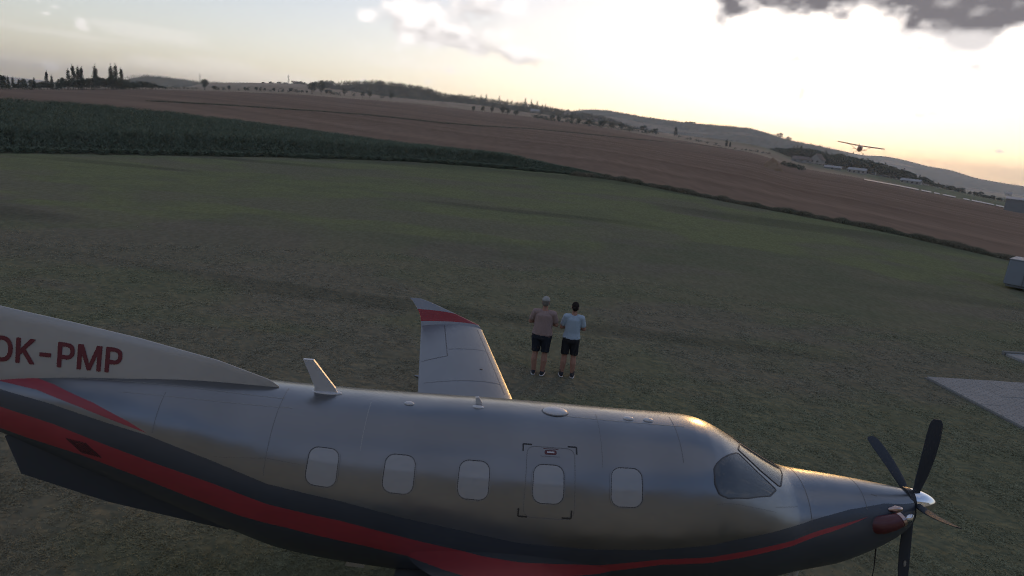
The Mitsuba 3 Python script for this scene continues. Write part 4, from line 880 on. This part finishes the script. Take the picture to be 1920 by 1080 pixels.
def person(x, y, h, face, label, shirt, shorts, hair, w=1.0, arms='folded', socks=False, stance=.11, cap=False):
    k = thing('person', label, 'person', 'the two people standing behind the aeroplane'); s = h / 1.80
    c, sn = math.cos(face), math.sin(face)
    def P(t):
        v = np.array(t.vertices) * s; return v @ np.array([[c, sn, 0], [-sn, c, 0], [0, 0, 1]]) + [x, y, 0], np.array(t.faces)
    # skeleton, facing +y
    hip, kn, an = [[q * .095 * w, 0, .93] for q in (-1, 1)], [[q * .105, .015, .50] for q in (-1, 1)], [[q * stance, -.01, .085] for q in (-1, 1)]
    sh = [[q * .175 * w, -.01, 1.45] for q in (-1, 1)]
    if arms == 'folded':
        el = [[-.262 * w, .06, 1.20], [.245 * w, .08, 1.19]]; wr = [[.08, .235, 1.20], [-.08, .215, 1.225]]; hd = [[.17, .225, 1.235], [-.165, .20, 1.255]]
    else:
        el = [[-.245 * w, .06, 1.17], [.262 * w, .04, 1.185]]; wr = [[-.07, .245, 1.14], [.08, .25, 1.16]]; hd = [[.01, .27, 1.17], [.0, .285, 1.20]]
    body = chain([[0, 0, .93], [0, .01, 1.08], [0, .0, 1.25], [0, -.015, 1.40], [0, -.01, 1.50]], [(.155 * w, .11, .10), (.145 * w, .105 * w, .1), (.16 * w, .11, .11), (.165 * w, .105, .09), (.07, .06, .05)])
    body = body + chain([[0, -.015, 1.46], [0, .005, 1.56], [0, .015, 1.60]], [.075, .056, .055])
    body = body + m3.Manifold.batch_hull([ball([0, .0, 1.715], (.076, .094, .092)), ball([0, .03, 1.63], (.052, .062, .05))])
    body = body + m3.Manifold.batch_hull([ball([0, .10, 1.70], .010), ball([0, .118, 1.665], .014), ball([0, .085, 1.66], .018)])   # nose
    body = body + ball([0, .085, 1.622], (.026, .016, .007)) + ball([0, .085, 1.611], (.022, .014, .007)) + ball([0, .08, 1.588], (.024, .02, .018)) + ball([0, .085, 1.728], (.055, .016, .010))
    for q in (-1, 1): body = body + ball([q * .078, .0, 1.675], (.012, .022, .034))
    for i, q in enumerate((-1, 1)):
        body = body + chain([hip[i], [q * .10, .01, .72], kn[i], [q * .112, -.018, .36], an[i], [an[i][0], -.02, .05]], [.098 * w, .088, .062, .068, .046, .048])
        body = body + chain([an[i], [an[i][0] + q * .012, .10, .04], [an[i][0] + q * .018, .17, .03]], [.042, .036, .026])
        body = body + chain([sh[i], el[i], wr[i]], [.060, .046, .031])
        a, b2 = np.array(wr[i]), np.array(hd[i]); f = (b2 - a) / np.linalg.norm(b2 - a); up = np.array([0, 0, 1.0]); up -= f * (up @ f); up /= np.linalg.norm(up); inn = np.cross(f, up) * (1 if i == 0 else -1)
        body = body + m3.Manifold.batch_hull([ball(a, (.024, .024, .024)), ball(a + f * .085 + up * .030, .013), ball(a + f * .085 - up * .028, .013), ball(a + f * .02 + up * .022, .015)])
        for j, (o, ln) in enumerate(((.032, .070), (.011, .080), (-.010, .074), (-.030, .058))):
            r0 = a + f * .08 + up * o; body = body + chain([r0, r0 + f * ln * .5 + inn * .006, r0 + f * ln * .8 + inn * .022, r0 + f * ln * .92 + inn * .038], [.0105, .0095, .0085, .0075])
        body = body + chain([a + f * .025 + up * .025, a + f * .06 + up * .055 + inn * .012, a + f * .09 + up * .062 + inn * .02], [.013, .011, .009])
    put('body', P(done(body, .018, 6)), m_skin, k, smooth=True)
    for q in (-1, 1): put('eye', P(trimesh.Trimesh(*[np.array(z) for z in (lambda t: (t.vertices * .011 + [q * .031, .088, 1.69], t.faces))(trimesh.creation.icosphere(2))])), 'm_eye', k, smooth=True)
    # hair: cap over the back and top of the skull, above the neck, clear of the face
    hr = m3.Manifold.batch_hull([ball([0, -.006, 1.722], (.084, .100, .098)), ball([0, -.05, 1.665], (.068, .055, .06))])
    hr = hr - m3.Manifold.cube([.4, .3, .4], True).rotate([-18, 0, 0]).translate([0, .205, 1.63]) - m3.Manifold.cube([.06, .10, .12], True).translate([-.095, .02, 1.665]) - m3.Manifold.cube([.06, .10, .12], True).translate([.095, .02, 1.665])
    put('hair', P(done(hr, .014, 4)), hair, k, smooth=True)
    if cap:
        cp = m3.Manifold.batch_hull([ball([0, -.004, 1.735], (.090, .106, .094))]) - m3.Manifold.cube([.4, .4, .3], True).rotate([-8, 0, 0]).translate([0, 0, 1.575])
        cp = cp + m3.Manifold.batch_hull([ball([-.05, .09, 1.735], .008), ball([.05, .09, 1.735], .008), ball([-.035, .165, 1.715], .006), ball([.035, .165, 1.715], .006)]) + ball([0, -.004, 1.832], .010)
        put('cap', P(done(cp, .014, 3)), 'm_cap', k, smooth=True)
    # T-shirt with sleeves, hanging over the shorts
    st = chain([[0, .0, .965], [0, .012, 1.10], [0, .0, 1.27], [0, -.012, 1.40], [0, -.008, 1.50]], [(.205 * w, .145, .05), (.182 * w, .134 * w, .08), (.182 * w, .130, .10), (.182 * w, .122, .08), (.088, .072, .028)])
    for i in (0, 1):
        e = np.array(sh[i]) * .38 + np.array(el[i]) * .62; st = st + chain([sh[i], e], [.076, .072]) + chain([[sh[i][0] * .5, -.01, 1.46], sh[i]], [.072, .074])
    st = st - m3.Manifold.cube([1, 1, .2], True).translate([0, 0, .78]) - ball([0, .012, 1.565], (.066, .064, .075))
    t = done(st, .022, 8); v = np.array(t.vertices); f_ = meshkit.fbm(v * [16, 16, 7], 3, 4) - .5; v += t.vertex_normals * (f_ * .022 * np.clip((1.42 - v[:, 2]) / .3, 0, 1))[:, None]; t.vertices = v; put('shirt', P(t), shirt, k, smooth=True)
    so = chain([[0, 0, .97], [0, 0, .88]], [(.196 * w, .14, .06), (.205 * w, .142, .08)])
    for i, q in enumerate((-1, 1)): so = so + chain([[q * .092 * w, 0, .88], [q * .102, .01, .66], [q * .104, .012, .545]], [.108 * w, .101, .095])
    so = so - m3.Manifold.cube([1, 1, .2], True).translate([0, 0, .455])
    t = done(so, .024, 8); v = np.array(t.vertices); v += t.vertex_normals * ((meshkit.fbm(v * [15, 15, 6], 3, 9) - .5) * .018)[:, None]; t.vertices = v; put('shorts', P(t), shorts, k, smooth=True)
    for i, q in enumerate((-1, 1)):
        ax, ay = an[i][0], an[i][1]
        if socks: put('sock', P(done(chain([[ax, ay, .17], [ax, ay, .07]], [.052, .050]), .02, 4)), 'm_sock', k, smooth=True)
        sm = m3.Manifold.batch_hull([ball([ax, ay - .05, .055], (.042, .045, .042)), ball([ax + q * .012, ay + .08, .05], (.050, .06, .036)), ball([ax + q * .02, ay + .165, .042], (.042, .045, .030)), ball([ax, ay - .01, .095], (.046, .05, .025))]) - m3.Manifold.cube([1, 1, .2], True).translate([0, 0, -.075])
        ks = put('shoe', P(done(sm, .02, 5)), 'm_shoe', k, smooth=True)
        sl = m3.Manifold.batch_hull([ball([ax, ay - .05, .016], (.047, .05, .016)), ball([ax + q * .013, ay + .08, .016], (.054, .06, .016)), ball([ax + q * .02, ay + .17, .016], (.046, .05, .016))]); put('sole', P(done(sl, .02, 3)), 'm_sole', ks, smooth=True)
    return k


person(.80, 13.83, 1.86, -.16, 'person in a mauve brown T-shirt, navy shorts and pale grey cap with arms folded', 'm_shirt_mauve', 'm_shorts_navy', 'm_hair_grey', w=1.14, arms='folded', stance=.095, cap=True)
person(1.48, 13.88, 1.80, -.05, 'person in a light blue T-shirt and black shorts with dark hair and dark shoes', 'm_shirt_blue', 'm_shorts_black', 'm_hair_dark', w=1.0, arms='held', socks=True, stance=.125)
# ------------------------------------------------------------------ high-wing light aeroplane coming in over the trees
mat('m_light_plane', (0.55, 0.36, 0.28), rough=.4); mat('m_light_wing', (0.66, 0.56, 0.44), rough=.45)
d = ray(1613, 276); LO = EYE + d * 176; k = thing('light_plane', 'small brown high-wing light aeroplane flying low over the trees at the right', 'aeroplane')
yaw = math.atan2(-d[0], d[1]); rollp = math.radians(-4.6)
Rz = np.array([[math.cos(yaw), -math.sin(yaw), 0], [math.sin(yaw), math.cos(yaw), 0], [0, 0, 1]]); Rx = np.array([[1, 0, 0], [0, math.cos(.10), math.sin(.10)], [0, -math.sin(.10), math.cos(.10)]]); Ry = np.array([[math.cos(rollp), 0, -math.sin(rollp)], [0, 1, 0], [math.sin(rollp), 0, math.cos(rollp)]])
def L(m): return np.asarray(m[0], float) @ (Rz @ Ry @ Rx).T + LO, m[1]
t = np.linspace(0, 2 * math.pi, 25)[:-1]
Q = np.array([np.stack([a * np.cos(t), 0 * t + y, z + b * np.sin(t)], 1) for y, a, b, z in [(-3.2, .12, .12, -.35), (-3.0, .38, .36, -.38), (-2.2, .5, .5, -.4), (-1.2, .58, .68, -.38), (.4, .55, .7, -.36), (2.0, .3, .4, -.25), (4.2, .08, .12, -.15)]]); V, F = grid(Q, close=True); put('fuselage', out(L(caps(V, F, len(Q), 24))), 'm_light_plane', k, smooth=50)
a = airfoil(21, .14)
for sg in (-1, 1):
    Q = np.array([np.stack([np.full(len(a), sg * xx), -.9 + a[:, 0] * c, z + a[:, 1] * c], 1) for xx, c, z in [(0, 1.5, .28), (2.5, 1.5, .34), (5.0, 1.25, .42), (5.15, .9, .43)]]); V, F = grid(Q, close=True); put('wing', out(L(caps(V, F, len(Q), len(a)))), 'm_light_wing', k, smooth=50)
    put('wing_strut', out(L(tube([[sg * .45, -.5, -.8], [sg * 2.4, -.4, .3]], .045, 8))), 'm_light_wing', k); put('gear_leg', out(L(tube([[sg * .35, -.6, -.95], [sg * 1.0, -.6, -1.5]], .05, 8))), 'm_light_wing', k)
    put('wheel', out(L(tube([[sg * .96, -.6, -1.55], [sg * 1.1, -.6, -1.55]], .2, 18))), 'm_rubber', k, smooth=40)
    Q = np.array([np.stack([np.full(len(a), sg * xx), 3.6 + a[:, 0] * c, -.1 + a[:, 1] * c], 1) for xx, c in [(0, .9), (1.6, .6)]]); V, F = grid(Q, close=True); put('tailplane', out(L(caps(V, F, 2, len(a)))), 'm_light_wing', k, smooth=50)
Q = np.array([np.stack([a[:, 1] * c, 3.7 + a[:, 0] * c + o, np.full(len(a), z)], 1) for z, c, o in [(-.15, 1.0, -.2), (.85, .6, .2)]]); V, F = grid(Q, close=True); put('fin', out(L(caps(V, F, 2, len(a)))), 'm_light_plane', k, smooth=50)
put('windscreen', out(L((rounded(.8, .5, .42, .1).vertices + [0, -1.05, .02], np.array(rounded(.8, .5, .42, .1).faces)))), 'm_window_dark', k, smooth=40)
for q in (0, 1): put('propeller_blade', out(L((np.array(trimesh.creation.box((.09, .03, .85)).vertices) @ np.array([[math.cos(.6), 0, math.sin(.6)], [0, 1, 0], [-math.sin(.6), 0, math.cos(.6)]]) * (1) + [(.23 if q else -.23), -3.25, -.35 + (-.33 if q else .33)], np.array(trimesh.creation.box((1, 1, 1)).faces)))), 'm_black_mark', k)

# ------------------------------------------------------------------ paved stand at the right, made of concrete slabs with drain holes
diffuse('m_concrete', proc(lambda p, n, uv: mix((0.225, 0.225, 0.218), (0.275, 0.274, 0.266), fbm(p.x * 2.2, p.y * 2.2, 0.0, 4)) * (0.86 + 0.28 * noise(p.x * 38, p.y * 38, 0.0))))
diffuse('m_joint', (0.18, 0.18, 0.17))
ang = math.radians(8.0); ux, uy = np.array([math.cos(ang), math.sin(ang), 0]), np.array([-math.sin(ang), math.cos(ang), 0])
ST = thing('paved_stand', 'pale concrete paved stand with drain holes, at the right edge behind the propeller', 'pavement')
o = np.array([11.63, 16.64, 0]); nx, ny, sw, sh_ = 12, 8, .60, .60
bb = box(0, 0, 0, nx * sw + .06, ny * sh_ + .06, .05); c0 = o + ux * (nx * sw / 2) - uy * (ny * sh_ / 2)
Rm = np.stack([ux, uy, [0, 0, 1]], 1); put('bed', (bb[0] @ Rm.T + c0 + [0, 0, .012], bb[1]), 'm_joint', ST)
slabs = []
for v_ in range(3):
    m = rounded(sw - .007, sh_ - .007, .06, .006); mm = m3.Manifold(m3.Mesh(np.asarray(m.vertices, np.float32), np.asarray(m.faces, np.uint32)))
    for a_ in range(4):
        for b_ in range(4): mm = mm - m3.Manifold.cylinder(.2, .018, .018, 10, True).translate([-.21 + a_ * .14 + rng.uniform(-.01, .01), -.21 + b_ * .14 + (.07 if a_ % 2 else 0) - .03, 0])
    z = mm.to_mesh(); slabs.append(mikit.ply((np.array(z.vert_properties[:, :3], float), np.array(z.tri_verts)), 'm_concrete'))
for i in range(nx):
    for j in range(ny):
        c1 = o + ux * ((i + .5) * sw) - uy * ((j + .5) * sh_) + np.array([0, 0, .036 + rng.uniform(-.005, .005)])
        again('slab', slabs[rng.integers(3)], ST, T().translate(c1.tolist()).rotate([0, 0, 1], math.degrees(ang)).rotate([1, 0, 0], float(rng.uniform(-.5, .5))))
k = thing('concrete_slab', 'second small pale concrete slab at the right edge, farther back', 'concrete slab'); o2 = np.array([16.25, 19.95, 0])
bb = box(0, 0, 0, 4, 1.0, .12, 0, .02); put('plate', (bb[0] @ Rm.T + o2 + ux * 2 - uy * .5 + [0, 0, .03], bb[1]), 'm_concrete', k)
bb = box(0, 0, 0, 4, .12, .16, 0, .02); put('kerb', (bb[0] @ Rm.T + o2 + ux * 2 + uy * .1 + [0, 0, .05], bb[1]), 'm_joint', k)

# ------------------------------------------------------------------ blue-grey box trailer at the right edge
mat('m_trailer', proc(lambda p, n, uv: mix((0.125, 0.145, 0.170), (0.145, 0.165, 0.190), fbm(p.x * .8, p.y * .8, p.z * 1.5, 3))), rough=.55); mat('m_trailer_trim', (0.08, 0.09, 0.10), rough=.5)
k = thing('box_trailer', 'blue-grey box trailer standing on the grass at the right edge', 'trailer'); a3 = math.radians(-45); tc = np.array([28.6, 32.9, 0])
def TR(m): return np.asarray(m[0]) @ np.array([[math.cos(a3), math.sin(a3), 0], [-math.sin(a3), math.cos(a3), 0], [0, 0, 1]]) + tc, m[1]
put('body', TR(box(0, 0, .92, 4.6, 2.0, 1.34, 0, .04)), 'm_trailer', k); put('roof_edge', TR(box(0, 0, 1.60, 4.66, 2.06, .06, 0, .02)), 'm_trailer', k); put('chassis', TR(box(0, 0, .20, 4.4, 1.8, .12)), 'm_trailer_trim', k)
for xx in (-1.5, -.5, .5, 1.5): put('side_rib', TR(box(xx, -1.015, .92, .05, .03, 1.28)), 'm_trailer_trim', k)
put('rear_door', TR(box(-2.315, 0, .92, .03, 1.7, 1.16)), 'm_trailer', k)
for xx in (-.6, .3):
    for sy in (-1, 1): t0 = tube([[xx, sy * .88, .28], [xx, sy * 1.02, .28]], .28, 24); put('wheel', out(TR(t0)), 'm_rubber', k, smooth=40)

# ------------------------------------------------------------------ the air: thin evening haze
scene['haze_air'] = {'type': 'homogeneous', 'albedo': {'type': 'rgb', 'value': [0.90, 0.95, 0.99]}, 'sigma_t': HAZE_DENSITY, 'phase': {'type': 'hg', 'g': 0.1}}
scene['haze'] = {'type': 'cube', 'to_world': T().translate([0, 0, 48]).scale([7000, 7000, 112]), 'bsdf': {'type': 'null'}, 'interior': {'type': 'ref', 'id': 'haze_air'}}
labels['haze'] = {'kind': 'stuff', 'label': 'thin evening haze over the land'}
scene['camera']['medium'] = {'type': 'ref', 'id': 'haze_air'}
